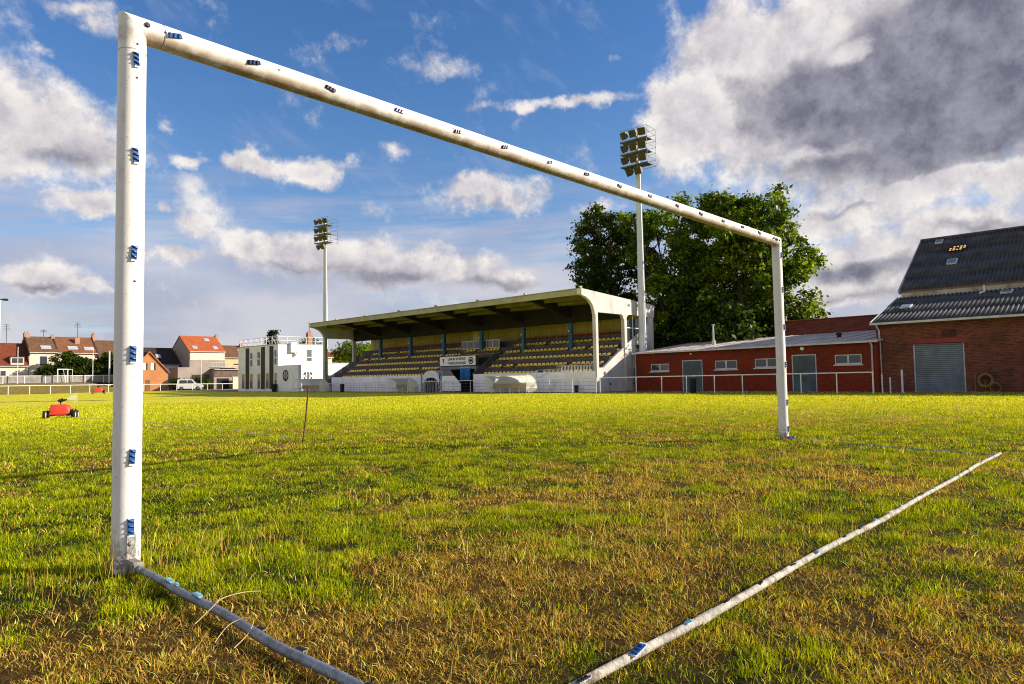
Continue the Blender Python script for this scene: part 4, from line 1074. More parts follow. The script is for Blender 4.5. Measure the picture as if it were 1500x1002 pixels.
for a, b, z0, z1 in wins:
    mb = MB(TB); mb.box(a+.003,b-.003,.085,.12,z0+.003,z1-.003); f = mb.build('window', M('window_recess', (.02,.025,.03), .4), blk)
    mb = MB(TB); mid = (a+b)/2
    for q in ((a,a+.06),(b-.06,b),(mid-.05,mid+.05)): mb.box(q[0]+.001,q[1]-.001,.03,.084,z0+.075,z1-.062)
    mb.box(a+.001,b-.001,.03,.084,z0+.001,z0+.074); mb.box(a+.001,b-.001,.03,.084,z1-.06,z1-.001); mb.build('frame', M('grey_white_frame', (.50,.51,.52), .5), f)
    for q0, q1 in ((a+.065,mid-.055),(mid+.055,b-.065)):
        mb = MB(TB); mb.box(q0,q1,.06,.07,z0+.08,z1-.065); mb.build('pane', m_glass, f)
    mb = MB(TB); mb.box(a-.08,b+.08,-.05,.03,z0-.07,z0-.003); mb.build('sill', m_zinc, f)
for a, b, zt in doors:
    mb = MB(TB); mb.box(a+.002,a+.06,.02,.1,GZ,zt-.002); mb.box(b-.06,b-.002,.02,.1,GZ,zt-.002); mb.box(a+.061,b-.061,.02,.1,zt-.07,zt-.002); fr = mb.build('door_frame', m_zinc, blk)
    mid = (a+b)/2+.05
    for q0, q1 in ((a+.065,mid-.004),(mid+.004,b-.065)):
        mb = MB(TB); mb.bbox(q0,q1,.05,.09,GZ+.02,zt-.075,.006); d_ = mb.build('door', m_door, blk)
        mb = MB(TB); mb.box(q0+.12,q1-.12,.042,.049,1.0,1.5); mb.build('door_panel', M('door_inset', (.045,.06,.07), .3), d_)
        mb = MB(TB); hx = q1-.06 if q0 < a+.1 else q0+.06; mb.box(hx-.015,hx+.015,.01,.049,.68,.82); mb.build('handle', m_steel, d_)
for u, z, k in ((4.88,2.2,.07),(12.66,2.2,.13)):
    mb = MB(TB); mb.ball((u,-.07,z), k, 14, 8, (1,.8,.9)); mb.build('wall_lamp', m_white, blk, True)
for u, v, h in ((4.45,3.0,1.40),(13.25,3.0,.32)):
    zb = 2.47+(v+.16)*.129
    mb = MB(TB); mb.lathe((u,v,zb-.05), (0,0,1), [(0,.14),(.35,.12),(.36,.06),(h,.055),(h+.001,.10),(h+.08,.10)] if h > 1 else [(0,.12),(.2,.12),(.21,.2),(h,.14)], 12); mb.build('flue', m_zinc if h > 1 else m_black, blk, True)

# ------------------------------------------------------------------ red tiled shed behind it
m_rtile = tile_mat('red_clay_tiles', (.24,.055,.022), (.15,.03,.014))
sh_ = thing('tiled_shed', 'shed with a red clay tile roof behind the brick block', 'building', (47.5, 11.5, GZ))
mb = MB(); mb.box(46.9, 50.2, 7.35, 15.75, GZ, 3.42); mb.prism('y', [(46.9,3.42),(50.2,3.42),(48.55,4.33)], 7.35, 15.75); mb.build('wall', m_brk, sh_)
mb = MB(); mb.prism('y', [(46.6,3.40),(48.55,4.46),(50.5,3.40),(50.5,3.48),(48.55,4.56),(46.6,3.48)], 7.4, 16.0); mb.build('roof', m_rtile, sh_)
mb = MB()
for y in np.arange(7.5, 15.9, .38): mb.tube([(48.55,y,4.56),(48.55,y+.36,4.57)], [.10,.085], 8)
mb.build('ridge', m_rtile, sh_, True)
mb = MB(); mb.tube([(48.55,15.95,4.55),(48.5,15.98,4.75),(48.45,15.9,4.95)], .05, 8); mb.build('ridge_finial', m_white, sh_, True)

# ------------------------------------------------------------------ brick warehouse on the right
m_corr = M('dark_corrugated_sheet', (.056,.053,.055), .8, .4, 1.1, .3, 30, stain=(.10,.095,.09), stain_amt=.55, stain_scale=2.0)
wh = thing('warehouse', 'old brick warehouse with dark corrugated roofs and a grey roller door', 'warehouse', (44, -2, GZ))
WX, WY1, WY0 = 38.0, 7.15, -14.0
D0, D1, DZ = 3.27, 5.50, 2.20
mb = MB()
mb.box(WX, WX+.35, D1, WY1, GZ, 3.32); mb.box(WX, WX+.35, WY0, D0, GZ, 3.32); mb.box(WX, WX+.35, D0, D1, DZ+.22, 3.32)
mb.prism('y', [(WX+.35,GZ),(55,GZ),(55,5.5),(49.5,9.15),(43.6,5.38),(43.3,5.38),(43.3,4.98),(WX+.35,3.3)], WY1-.35, WY1)
mb.prism('y', [(WX+.35,GZ),(55,GZ),(55,5.5),(49.5,9.15),(43.6,5.38),(43.3,5.38),(43.3,4.98),(WX+.35,3.3)], WY0, WY0+.35)
mb.box(54.7, 55, WY0+.35, WY1-.35, GZ, 5.5); mb.build('wall', m_wbrk, wh)
mb = MB(); mb.box(WX-.012, WX+.3, D0-.15, D1+.15, DZ+.002, DZ+.218); mb.build('lintel', M('red_lintel', (.24,.025,.025), .6, .2), wh)
m_roll = M('roller_steel', (.16,.20,.235), .45, .2, 1.5, stain=(.10,.11,.12), stain_amt=.5)
pts = []; z = GZ
while z < DZ-.01: pts += [(WX+.16, z), (WX+.12, z+.02), (WX+.12, z+.075), (WX+.16, z+.095)]; z += .098
mb = MB(); mb.prism('y', pts+[(WX+.2,DZ),(WX+.2,GZ)], D0+.004, D1-.004); rd = mb.build('roller_door', m_roll, wh)
mb = MB(); mb.box(WX+.10,WX+.18,D0+.002,D0+.07,GZ,DZ); mb.box(WX+.10,WX+.18,D1-.07,D1-.002,GZ,DZ); mb.build('guide_rail', m_zinc, rd)
mb = MB(); mb.box(WX-.014, WX, 3.55, 4.2, 2.50, 2.85); mb.build('sign_plate', M('faded_plate', (.075,.022,.016), .8, .4), wh)
def corrugated(name, x0, z0, x1, z1, y0, y1, pitch=.20, amp=.040, par=None, rows=4):
    n = int((y1-y0)/pitch*6); sl_ = Vector((x1-x0, 0, z1-z0)); nn = Vector((-sl_.z, 0, sl_.x)).normalized()
    vs = []; fs = []
    for i in range(rows+1):
        t = i/rows
        for k in range(n+1):
            y = y0+(y1-y0)*k/n; o = amp*math.cos(2*PI*y/pitch)
            for lap in ((0, .012) if 0 < i < rows else (0,)):
                pass
            vs.append(Vector((x0, y, z0))+sl_*t+nn*(o+.012*(i % 2)*0))
    for i in range(rows):
        for k in range(n): fs.append((i*(n+1)+k, (i+1)*(n+1)+k, (i+1)*(n+1)+k+1, i*(n+1)+k+1))
    m2 = MB(); m2._add(vs, fs); o = m2.build(name, m_corr, par, True); md = o.modifiers.new('thick', 'SOLIDIFY'); md.thickness = .012; md.offset = -1
    return o
# sheets in overlapping courses: each course starts a little above the one below
def roof(x0, z0, x1, z1, n, y0, y1, nm):
    root = None
    for i in range(n):
        a, b = i/n-.012*(i > 0), (i+1)/n
        h = .016*i*0+.018
        o = corrugated(nm if root is None else 'sheet_course', x0+(x1-x0)*a, z0+(z1-z0)*a+(.02 if i % 2 else 0), x0+(x1-x0)*b, z0+(z1-z0)*b+(.02 if i % 2 else 0), y0, y1, par=wh if root is None else root, rows=1)
        if root is None: root = o
    return root
lr = roof(WX-.30, 3.38, 43.28, 5.13, 3, WY0-.1, WY1+.16, 'lower_roof')
ur = roof(43.42, 5.50, 49.5, 9.32, 4, WY0-.1, WY1+.16, 'upper_roof')
corrugated('rear_roof', 55.2, 5.6, 49.5, 9.32, WY0-.1, WY1+.16, par=wh, rows=1)
mb = MB(); mb.box(43.27, 43.33, WY0, WY1-.01, 4.95, 5.38); cs = mb.build('clerestory', M('cream_band', (.40,.36,.28), .8, .25, 1.5, .2, 12, stain=(.16,.12,.09), stain_amt=.7), wh)
mb = MB(); mb.box(43.30, 43.42, WY0, WY1+.12, 5.34, 5.50); mb.build('fascia_board', M('brown_board', (.16,.11,.07), .8, .3, 2), wh)
mb = MB(); mb.box(WX-.42, WX-.28, WY0-.1, WY1+.2, 3.26, 3.37); mb.build('gutter', m_zinc, wh)
mb = MB(); mb.tube([(49.5,y,9.36) for y in np.linspace(WY0-.1, WY1+.18, 30)], .11, 8); mb.build('ridge_cap', m_corr, wh, True)
mb = MB(); mb.prism('y', [(43.36,5.42),(49.5,9.26),(49.5,9.40),(43.36,5.56)], WY1+.165, WY1+.20); mb.prism('y', [(WX-.3,3.30),(43.28,5.05),(43.28,5.18),(WX-.3,3.44)], WY1+.165, WY1+.20); mb.build('verge', m_zinc, wh)
mb = MB(); mb.tube([(WX-.35,WY1-.1,3.27),(WX-.30,WY1-.12,3.15),(WX-.06,WY1-.16,2.95),(WX-.06,WY1-.18,GZ)], .045, 10); mb.build('downpipe', m_zinc, wh, True)
mb = MB(); mb.tube([(43.22,3.1,5.42),(43.2,3.1,5.12),(42.9,3.05,5.05),(42.5,3.2,4.95)], .05, 10); mb.build('downpipe', m_white, wh, True)
# little roof lights standing on the sheets
def rooflight(x, y, on_up, s=1.0):
    sl_ = (9.32-5.50)/(49.5-43.42) if on_up else (5.13-3.38)/(43.28-WX+.30)
    z = (5.50+(x-43.42)*sl_) if on_up else 3.38+(x-WX+.30)*sl_
    T = Matrix.Translation((x,y,z+.05)) @ Matrix.Rotation(-math.atan(sl_), 4, 'Y')
    mb = MB(T); mb.bbox(-.34*s,.34*s,-.26*s,.26*s,-.02,.07,.015); o = mb.build('roof_light', m_zinc, wh)
    mb = MB(T); mb.box(-.28*s,.28*s,-.20*s,.20*s,.072,.08); mb.build('pane', glass_mat('roof_light_glass', (.10,.15,.20), .1), o)
rooflight(46.2, 5.05, True); rooflight(40.6, 6.3, False); rooflight(42.3, 2.0, False); rooflight(49.0, 6.2, True, .8)
# a patch of amber glass tiles let into the upper roof, emission standing in for daylight behind them
m, nt, out = nt_new('amber_glass_glow'); b = N(nt, 'ShaderNodeBsdfPrincipled'); b.inputs['Base Color'].default_value = (.75,.38,.08,1); b.inputs['Roughness'].default_value = .25
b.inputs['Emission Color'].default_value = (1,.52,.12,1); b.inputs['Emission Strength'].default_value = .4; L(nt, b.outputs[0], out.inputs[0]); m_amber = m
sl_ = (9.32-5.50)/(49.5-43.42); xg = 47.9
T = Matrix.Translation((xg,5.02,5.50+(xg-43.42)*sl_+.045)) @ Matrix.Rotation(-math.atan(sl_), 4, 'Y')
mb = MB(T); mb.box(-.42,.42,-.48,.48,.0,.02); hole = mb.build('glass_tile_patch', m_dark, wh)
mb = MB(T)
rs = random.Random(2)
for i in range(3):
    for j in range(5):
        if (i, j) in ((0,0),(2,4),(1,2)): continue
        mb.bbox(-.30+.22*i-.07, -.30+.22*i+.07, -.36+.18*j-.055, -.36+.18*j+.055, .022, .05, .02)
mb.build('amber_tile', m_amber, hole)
# coiled yellow hose on a reel by the roller door
hr = thing('hose_reel', 'yellow coiled garden hose standing against the warehouse wall', 'hose reel', (37.6, 2.3, GZ))
m_hose = M('yellow_hose', (.20,.14,.03), .5, .2)
def coil(c, r, n, nm, tilt):
    mb = MB(); P = []
    for k in range(n*20+1):
        a = 2*PI*k/20; q = r*(1+.13*math.sin(k*.137)+.06*math.sin(k*.61)); P.append((c[0]+.09*math.sin(k*.21)+tilt*math.sin(a)*.1, c[1]+q*math.cos(a), c[2]+q*math.sin(a)))
    mb.tube(P, .016, 6); mb.build(nm, m_hose, hr, True)
coil((37.7,2.45,.33), .28, 8, 'hose_coil', 1); coil((37.55,2.05,-.02), .22, 7, 'hose_coil', -1)
mb = MB(); mb.tube([(37.7,2.85,GZ),(37.7,2.85,.6),(37.75,2.75,.68)], .02, 8); mb.tube([(37.7,2.45,GZ),(37.7,2.45,.33)], .02, 8); mb.build('frame', m_hose, hr, True)

# ------------------------------------------------------------------ trees and bushes
m_leaf = leaf_mat('tree_leaf', .5, tint=(1.25,1.2,.35), rough=.45, spec=.3)
m_bark = M('grey_brown_bark', (.085,.065,.045), .95, .35, 3, .7, 18, stretch=(1,1,.3))
def tree(name, lab, cat, base, lobes, nclump, nleaf, ls, ca, cb, seed, trunk_r=.28, group=None, sig=.42, fork=.35, trunk=True):
    """lobes: (dx, dy, z, rx, ry, rz) round the base; leaves sit in clumps on and inside each lobe"""
    g = np.random.default_rng(seed); rs = random.Random(seed)
    bx, by, bz = base
    t = thing(name, lab, cat, base, group)
    if trunk:
        mb = MB(); zt = max(l[2] for l in lobes); zf = bz+(zt-bz)*fork
        top = (bx+rs.uniform(-.2,.2), by+rs.uniform(-.2,.2), zf)
        mb.tube([(bx,by,bz-.1),(bx,by,bz+.4),(bx+rs.uniform(-.1,.1),by,bz+(zf-bz)*.5),top], [trunk_r*1.35,trunk_r*1.05,trunk_r*.9,trunk_r*.78], 10)
        for l in lobes:
            tip = Vector((bx+l[0], by+l[1], l[2]+l[5]*.25)); s = Vector(top)-Vector((0,0,rs.uniform(0,.25)*(zf-bz)))
            mid = s.lerp(tip, .5)+Vector((rs.uniform(-.35,.35), rs.uniform(-.35,.35), rs.uniform(-.1,.5)))
            mb.tube([s, s.lerp(mid,.5)+Vector((0,0,.1)), mid, tip], [trunk_r*.55, trunk_r*.42, trunk_r*.28, .03], 7)
            for q in range(4):
                e = tip+Vector((rs.gauss(0,l[3]*.6), rs.gauss(0,l[4]*.6), rs.uniform(-.2,.7)*l[5]))
                mb.tube([mid.lerp(tip, rs.uniform(.1,.7)), mid.lerp(e,.6)+Vector((0,0,.2)), e], [trunk_r*.2, trunk_r*.12, .015], 5)
        mb.build('trunk', m_bark, t, True)
    vol = np.array([l[3]*l[4]*l[5] for l in lobes])**.75; vol /= vol.sum()
    C, N_, K = [], [], []
    for l, f in zip(lobes, vol):
        n = max(6, int(nclump*f))
        d = g.normal(size=(n, 3)); d /= np.linalg.norm(d, axis=1)[:, None]
        r = g.uniform(.35, 1.0, n)**.55*(1+.10*g.standard_normal(n))
        C.append(np.array([bx+l[0], by+l[1], l[2]])+d*r[:, None]*np.array(l[3:6])); N_.append(d)
    C = np.concatenate(C); N_ = np.concatenate(N_); nc = len(C)
    k = max(3, nleaf//nc); idx = np.repeat(np.arange(nc), k); n = len(idx)
    csz = g.uniform(.55, 1.25, nc)
    P = C[idx]+g.normal(size=(n, 3))*sig*csz[idx][:, None]*np.array([1,1,.62])
    nr = N_[idx]*.55+g.normal(size=(n, 3))*.75+np.array([0,0,.45]); nr /= np.linalg.norm(nr, axis=1)[:, None]
    u = np.cross(nr, g.normal(size=(n, 3))); u /= np.linalg.norm(u, axis=1)[:, None]; w = np.cross(nr, u)
    s = (ls*g.uniform(.6, 1.35, n))[:, None]
    V = np.stack([P-u*s*.5, P-w*s*.34+nr*s*.08, P+u*s*.5, P+w*s*.34+nr*s*.08], 1).reshape(-1, 3)
    tcol = np.clip(g.uniform(0, 1, nc)[idx]**1.6*.8+g.uniform(0, .45, n)-.12, 0, 1)[:, None]
    c = (np.array(ca)*(1-tcol)+np.array(cb)*tcol)*g.uniform(.8, 1.2, n)[:, None]
    F = np.arange(n*4).reshape(n, 4)
    flat_mesh('crown', V, F, np.repeat(c, 4, 0), m_leaf, t)
    return t
LG1, LG2 = (.020,.050,.003), (.27,.37,.012)
LD1, LD2 = (.010,.026,.003), (.10,.155,.010)
def crown(seed, n, rx, ry, z0, z1, top_narrow=.55, lr=(1.2,2.0), bulge=.35):
    """lobes packed in a broad ragged crown between z0 and z1"""
    rs = random.Random(seed); out = []
    for k in range(n):
        t = (k+.5)/n; z = z0+(z1-z0)*t
        wdt = (1-(abs(t-bulge)/max(bulge,1-bulge))**2*(1-top_narrow))
        a = k*2.4+rs.uniform(-.5,.5); q = rs.uniform(.45,1)*wdt
        r = rs.uniform(*lr)
        out.append((math.cos(a)*(rx-r*.6)*q, math.sin(a)*(ry-r*.6)*q, min(z, z1-r*.8), r, r, r*rs.uniform(.75,.95)))
    return out
# the three big trees behind the stand and the brick block
tree('broadleaf_tree', 'dark broadleaf tree rising behind the near end of the stand roof', 'tree', (47.8,31.7,GZ),
     crown(4, 18, 4.3, 4.3, 3.0, 15.6, .42, (1.2,1.8), .25), 440, 21000, .30, LD1, LD2, 5, .3, sig=.34)
tree('broadleaf_tree', 'lighter green tree standing behind the tall floodlight mast', 'tree', (49.3,25.9,GZ),
     crown(9, 21, 4.6, 4.6, 2.2, 15.2, .75, (1.1,1.7), .55), 470, 25000, .31, LG1, LG2, 6, .3, sig=.35)
tree('broadleaf_tree', 'tallest broad green tree behind the brick block and far post', 'tree', (51.4,19.9,GZ),
     crown(14, 31, 6.0, 6.0, 2.2, 15.2, .50, (1.3,2.0), .30), 620, 38000, .33, LG1, LG2, 8, .42, sig=.38)
tree('broadleaf_tree', 'low dark green tree filling the gap behind the chimney flue', 'tree', (55.5,24.0,GZ),
     crown(17, 12, 5.0, 5.0, 1.6, 7.5, .8, (1.6,2.2)), 320, 15000, .36, LD1, LD2, 9, .25, sig=.5)
tree('broadleaf_tree', 'low dark thicket of leaves under the tall trees behind the brick block', 'tree', (49.0,20.8,GZ),
     crown(37, 16, 5.2, 6.0, 1.0, 6.2, .8, (1.3,1.9)), 420, 20000, .34, LD1, LD2, 11, .15, sig=.42)
# trees behind the clubhouse and seen through the far end of the stand
tree('conifer_tree', 'dark conifer top showing above the striped clubhouse roof', 'tree', (41.5,80.5,GZ),
     [(0,0,z,r,r,.8) for z, r in ((2.5,1.7),(3.6,1.6),(4.6,1.4),(5.5,1.1),(6.3,.8),(7.0,.45))]+[(1.9,0.6,4.8,.9,.9,.8),(2.3,.4,5.4,.6,.6,.5)], 150, 6500, .26, (.008,.016,.006), (.022,.036,.012), 21, .2, sig=.26)
tree('broadleaf_tree', 'round green tree seen through the far end of the stand', 'tree', (57.5,85,GZ),
     crown(23, 12, 4.6, 4.6, 1.8, 6.6, .75, (1.5,2.1)), 260, 10000, .36, LG1, LG2, 22, .25, sig=.45)
tree('broadleaf_tree', 'dark green tree behind the far stand seating', 'tree', (66.0,84,GZ),
     crown(29, 12, 4.5, 4.5, 1.8, 7.2, .75, (1.5,2.1)), 260, 9000, .36, LD1, LD2, 24, .25, sig=.45)
tree('broadleaf_tree', 'small dark tree behind the clubhouse roof rail', 'tree', (50.5,88,GZ),
     crown(31, 9, 3.0, 3.0, 2.0, 7.0, .7, (1.2,1.7)), 170, 6000, .32, LD1, LD2, 25, .2, sig=.4)
def bush(x, y, z, rx, h, lab, seed, ca=LD1, cb=LD2, n=2600):
    tree('bush', lab, 'bush', (x, y, z), [(-rx*.5,0,z+h*.40,rx*.55,rx*.5,h*.42),(rx*.45,.1,z+h*.38,rx*.55,rx*.5,h*.40),(0,0,z+h*.60,rx*.6,rx*.5,h*.40)], 110, int(n*2.2), .30, ca, cb, seed, .07, sig=.28, group='bushes before the terraced houses')
random.seed(9)
bush(28.0,120.2,1.4,2.5,5.0,'tallest dark bush before the middle terraced house', 41, n=6000)
bush(25.2,120.0,1.4,1.6,2.7,'dark bush at the left end of the row before the terrace', 42)
bush(30.3,120.6,1.4,2.0,3.9,'dark bush between the tallest and the rounded one', 43)
bush(33.0,120.4,1.4,2.3,4.7,'rounded dark bush before the brown roofed house', 44, n=5000)
bush(35.6,120.3,1.3,1.5,2.6,'small green bush at the right end of the row', 45, LG1, LG2)
tree('bush', 'spiky green shrub beside the white van', 'bush', (44.6,112.5,GZ), [(0,0,.9,1.6,1.0,.9),(.9,0,1.2,.9,.8,.8)], 60, 2200, .24, LG1, (.13,.14,.02), 47, .06, sig=.26)
tree('bush', 'dark climbing shrub on the orange brick house side', 'bush', (40.4,111.2,GZ), [(0,0,.8,1.0,.8,1.0),(1.2,.3,.7,1.1,.8,.9)], 60, 2000, .24, LD1, LD2, 48, .06, sig=.26)

# ------------------------------------------------------------------ white clubhouse with dark stripes
m_cw = M('clubhouse_white', (.80,.79,.78), .8, .06, .8, .1, 10, stain=(.50,.46,.42), stain_amt=.25)
m_stripe = M('dark_brown_stripe', (.018,.013,.012), .6, .3)
m_gold = M('yellow_panel', (.42,.30,.10), .6, .2)
ch = thing('clubhouse', 'white two storey clubhouse with dark vertical stripes and a roof rail', 'building', (37, 68, GZ))
CX, CY0, CY1, CZ = 34.66, 66.0, 75.6, 4.95
mb = MB(); mb.bbox(CX, 40.9, CY0, CY1, GZ, CZ, .03); mb.build('wall', m_cw, ch)
mb = MB(); mb.box(CX-.04, 40.94, CY0-.04, CY1+.04, CZ+.002, CZ+.07); mb.build('roof', M('grey_coping', (.45,.44,.43), .8), ch)
mb = MB(); mb.bbox(CX-.05, 34.98, 61.4, CY0-.005, GZ, 2.60, .03); mb.build('wing_wall', m_cw, ch)
mb = MB(); mb.bbox(34.99, 36.4, 64.6, CY0-.005, GZ, 2.30, .03); mb.build('porch', m_cw, ch)
for y0, y1 in ((72.7,73.6),(68.85,69.75),(66.85,67.75)):
    mb = MB(); mb.box(CX-.035, CX-.001, y0, y1, GZ+.3, CZ-.15); mb.build('stripe', m_stripe, ch)
def cwin(y0, y1, z0, z1, lower=False):
    mb = MB(); mb.box(CX-.03, CX-.001, y0, y1, z0, z1); f = mb.build('window', m_gold if lower else m_white, ch)
    zs = [(z0+.05, z0+(z1-z0)*.55)] if lower else [(z0+.04, z0+(z1-z0)*.46), (z0+(z1-z0)*.54, z1-.04)]
    for a, b in zs:
        mb = MB(); mb.box(CX-.042, CX-.031, y0+.05, y1-.05, a, b); mb.build('pane', m_glass, f)
cwin(71.85,72.45,2.65,4.25); cwin(69.95,70.65,2.67,4.28); cwin(66.10,66.60,2.70,4.35)
for y0, y1 in ((73.9,74.55),(71.85,72.45),(69.98,70.6),(67.95,68.6),(66.12,66.6)): cwin(y0, y1, .1, 1.8, True)
def fwin(x0, x1, z0, z1, zm):
    mb = MB(); mb.box(x0, x1, CY0-.03, CY0-.001, z0, z1); f = mb.build('window', m_white, ch)
    for a, b in ((z0+.04, zm-.05), (zm+.05, z1-.04)):
        mb = MB(); mb.box(x0+.04, x1-.04, CY0-.042, CY0-.031, a, b); mb.build('pane', glass_mat('grey_pane', (.12,.13,.15), .2), f)
fwin(38.2, 38.85, 3.1, 4.45, 3.55)
mb = MB()
for z in (.45, .9):
    mb.tube([(CX+.1,CY1-.1,CZ+z),(CX+.1,CY0+.1,CZ+z),(40.8,CY0+.1,CZ+z),(40.8,CY1-.1,CZ+z)], .03, 6)
for y in np.arange(CY0+.1, CY1, 1.3): mb.tube([(CX+.1,y,CZ),(CX+.1,y,CZ+.9)], .03, 6); mb.tube([(CX+.1,y,CZ+.9),(CX+.6,y,CZ+.05)], .02, 5)
for x in np.arange(CX+.1, 40.8, 1.15): mb.tube([(x,CY0+.1,CZ),(x,CY0+.1,CZ+.9)], .03, 6); mb.tube([(x,CY0+.1,CZ+.9),(x+.25,CY0+.7,CZ+.05)], .02, 5)
mb.build('roof_rail', m_white, ch, True)
mb = MB(); mb.bbox(36.1,36.85,CY0-.35,CY0-.005,4.05,5.2,.03); mb.lathe((36.95,CY0-.2,3.95),(0,-1,0),[(0,.16),(.2,.18)],10); mb.build('vent_unit', m_white, ch)
m_badge = M('black_badge', (.03,.028,.03), .6)
mb = MB(); by, bz = 64.05, 1.5; bx = CX-.052
ring(mb, (bx, by, bz), .46, .62, 'x', .02)
for q, h in ((-.28,.30),(0,.45),(.28,.30)): mb.box(bx-.02, bx, by+q-.06, by+q+.06, bz-h, bz+h)
mb.box(bx-.02, bx, by-.2, by+.2, bz-.42, bz-.32)
mb.build('club_badge', m_badge, ch)
mb = MB(); bx, bz, by = 38.35, 1.45, CY0-.003
for a0, a1 in ((196,268),(272,344),(128,168),(12,52)): ring(mb, (bx, by, bz), .42, .58, 'y', .02, 12, a0, a1)
for q, z0, z1 in ((-.26,-.15,.40),(-.07,-.35,.45),(.07,-.35,.45),(.26,-.15,.40)): mb.box(bx+q-.04, bx+q+.04, by-.02, by, bz+z0, bz+z1)
mb.build('club_badge', m_badge, ch)
# outdoor stair and white walls right of the clubhouse, seen through the stand's end
ann = thing('white_outbuilding', 'white outbuilding with a stair rail seen through the stand end', 'building', (43.5, 70, GZ))
mb = MB(); mb.bbox(41.2, 47.5, 68.0, 75, GZ, 2.9, .03); mb.build('wall', m_cw, ann)
mb = MB(); mb.box(41.15,47.55,67.95,75.05,2.902,3.0); mb.build('roof', M('pale_flat_roof', (.5,.46,.42), .8), ann)
mb = MB()
for k in range(7): mb.tube([(42.0+.55*k,67.9,.0+.3*k),(42.0+.55*k,67.9,1.0+.3*k)], .025, 5)
mb.tube([(42.0,67.9,1.0),(45.3,67.9,2.8)], .03, 6); mb.build('stair_rail', m_steel, ann, True)

# ------------------------------------------------------------------ houses
m_cream = M('cream_render', (.76,.62,.45), .85, .1, .8, stain=(.42,.32,.22), stain_amt=.3)
m_pinkb = brick_mat('pink_brick', (.42,.22,.15), (.33,.16,.10), (.45,.35,.28), .2)
m_orb = brick_mat('orange_brick', (.50,.19,.065), (.42,.145,.05), (.45,.28,.16), .15, stain=(.36,.14,.06))
m_greyr = M('grey_brown_render', (.30,.25,.215), .85, .1, .8, stain=(.22,.18,.15), stain_amt=.3)
m_ochre = M('ochre_render', (.60,.40,.20), .85, .12, .8)
m_trb = tile_mat('brown_roof_tiles', (.20,.105,.055), (.14,.07,.04))
m_trr = tile_mat('reddish_roof_tiles', (.27,.115,.05), (.19,.08,.04))
m_trd = tile_mat('dark_red_roof_tiles', (.22,.055,.025), (.15,.04,.02))
m_tro = tile_mat('bright_orange_roof_tiles', (.52,.13,.045), (.43,.10,.038))
m_trk = tile_mat('dark_slate_tiles', (.055,.035,.03), (.04,.028,.025))
m_win = glass_mat('house_glass', (.05,.05,.06), .1)
def house(name, lab, x0, x1, y0, y1, zb, ze, zr, wall, roofm, wins=(), chim=(), lights=(), ridge='x', over=.25, extra=None):
    t = thing(name, lab, 'house', ((x0+x1)/2, (y0+y1)/2, zb))
    mb = MB(); mb.box(x0, x1, y0, y1, zb-.6, ze)
    if ridge == 'x': ym = (y0+y1)/2; mb.prism('x', [(y0,ze),(y1,ze),(ym,zr-.08)], x0+.001, x1-.001)
    else: xm = (x0+x1)/2; mb.prism('y', [(x0,ze),(x1,ze),(xm,zr-.08)], y0+.001, y1-.001)
    mb.build('wall', wall, t)
    mb = MB(); o = over; th_ = .10
    if ridge == 'x':
        s = (zr-ze)/(ym-y0); mb.prism('x', [(y0-o,ze-o*s),(ym,zr),(y1+o,ze-o*s),(y1+o,ze-o*s+th_),(ym,zr+th_),(y0-o,ze-o*s+th_)], x0-.1, x1+.1)
    else:
        s = (zr-ze)/(xm-x0); mb.prism('y', [(x0-o,ze-o*s),(xm,zr),(x1+o,ze-o*s),(x1+o,ze-o*s+th_),(xm,zr+th_),(x0-o,ze-o*s+th_)], y0-.2, y1+.1)
    rf = mb.build('roof', roofm, t)
    mb = MB()
    if ridge == 'x': mb.box(x0-.05, x1+.05, y0-o-.10, y0-o, ze-o*s-.02, ze-o*s+.08); mb.build('gutter', m_zinc, t)
    for cx, cy, cz0, cz1, w in chim:
        mb = MB(); mb.bbox(cx-w, cx+w, cy-.3, cy+.3, cz0, cz1, .03)
        c_ = mb.build('chimney', m_pinkb, rf)
        mb = MB()
        for q in (-.5, .5): mb.lathe((cx+q*w, cy, cz1), (0,0,1), [(0,.10),(.25,.085)], 8)
        mb.build('chimney_pot', m_orb, rf)
    for xa, xb, za, zb_ in wins:
        mb = MB(); mb.box(xa, xb, y0-.03, y0-.001, za, zb_); f = mb.build('window', m_white, t)
        mb = MB(); mb.box(xa+.07, xb-.07, y0-.04, y0-.031, za+.07, zb_-.07); mb.build('pane', m_win, f)
        mb = MB(); mb.box(xa-.08, xb+.08, y0-.10, y0-.001, za-.09, za-.003); mb.build('sill', m_cream, f)
    if ridge == 'x':
        for lx, lt, w in lights:
            yy = y0+(ym-y0)*lt; zz = ze+(zr-ze)*lt+th_
            T = Matrix.Translation((lx,yy,zz+.02)) @ Matrix.Rotation(math.atan(s), 4, 'X')
            mb = MB(T); mb.bbox(-w,w,-.45,.45,-.02,.06,.01); f = mb.build('roof_light', m_zinc, rf)
            mb = MB(T); mb.box(-w+.07,w-.07,-.38,.38,.062,.07); mb.build('pane', glass_mat('pale_roof_glass', (.35,.38,.42), .1), f)
    return t
HB = 1.4
t = house('terraced_house', 'low cream house with a dark red roof and dormer, leftmost of the terrace', 19.0, 23.2, 124, 131, HB, 4.15, 7.6, m_cream, m_trd, [(19.6,20.4,2.0,3.3)], [(19.3,127.5,7.0,8.2,.35)])
mb = MB(); mb.box(20.9,22.6,123.9,126,4.2,5.35); d_ = mb.build('dormer', m_cream, t)
mb = MB(); mb.box(20.8,22.7,123.8,126.2,5.352,5.45); mb.build('dormer_roof', m_trk, d_)
mb = MB(); mb.box(21.05,22.45,123.87,123.899,4.45,5.2); mb.build('dormer_window', m_win, d_)
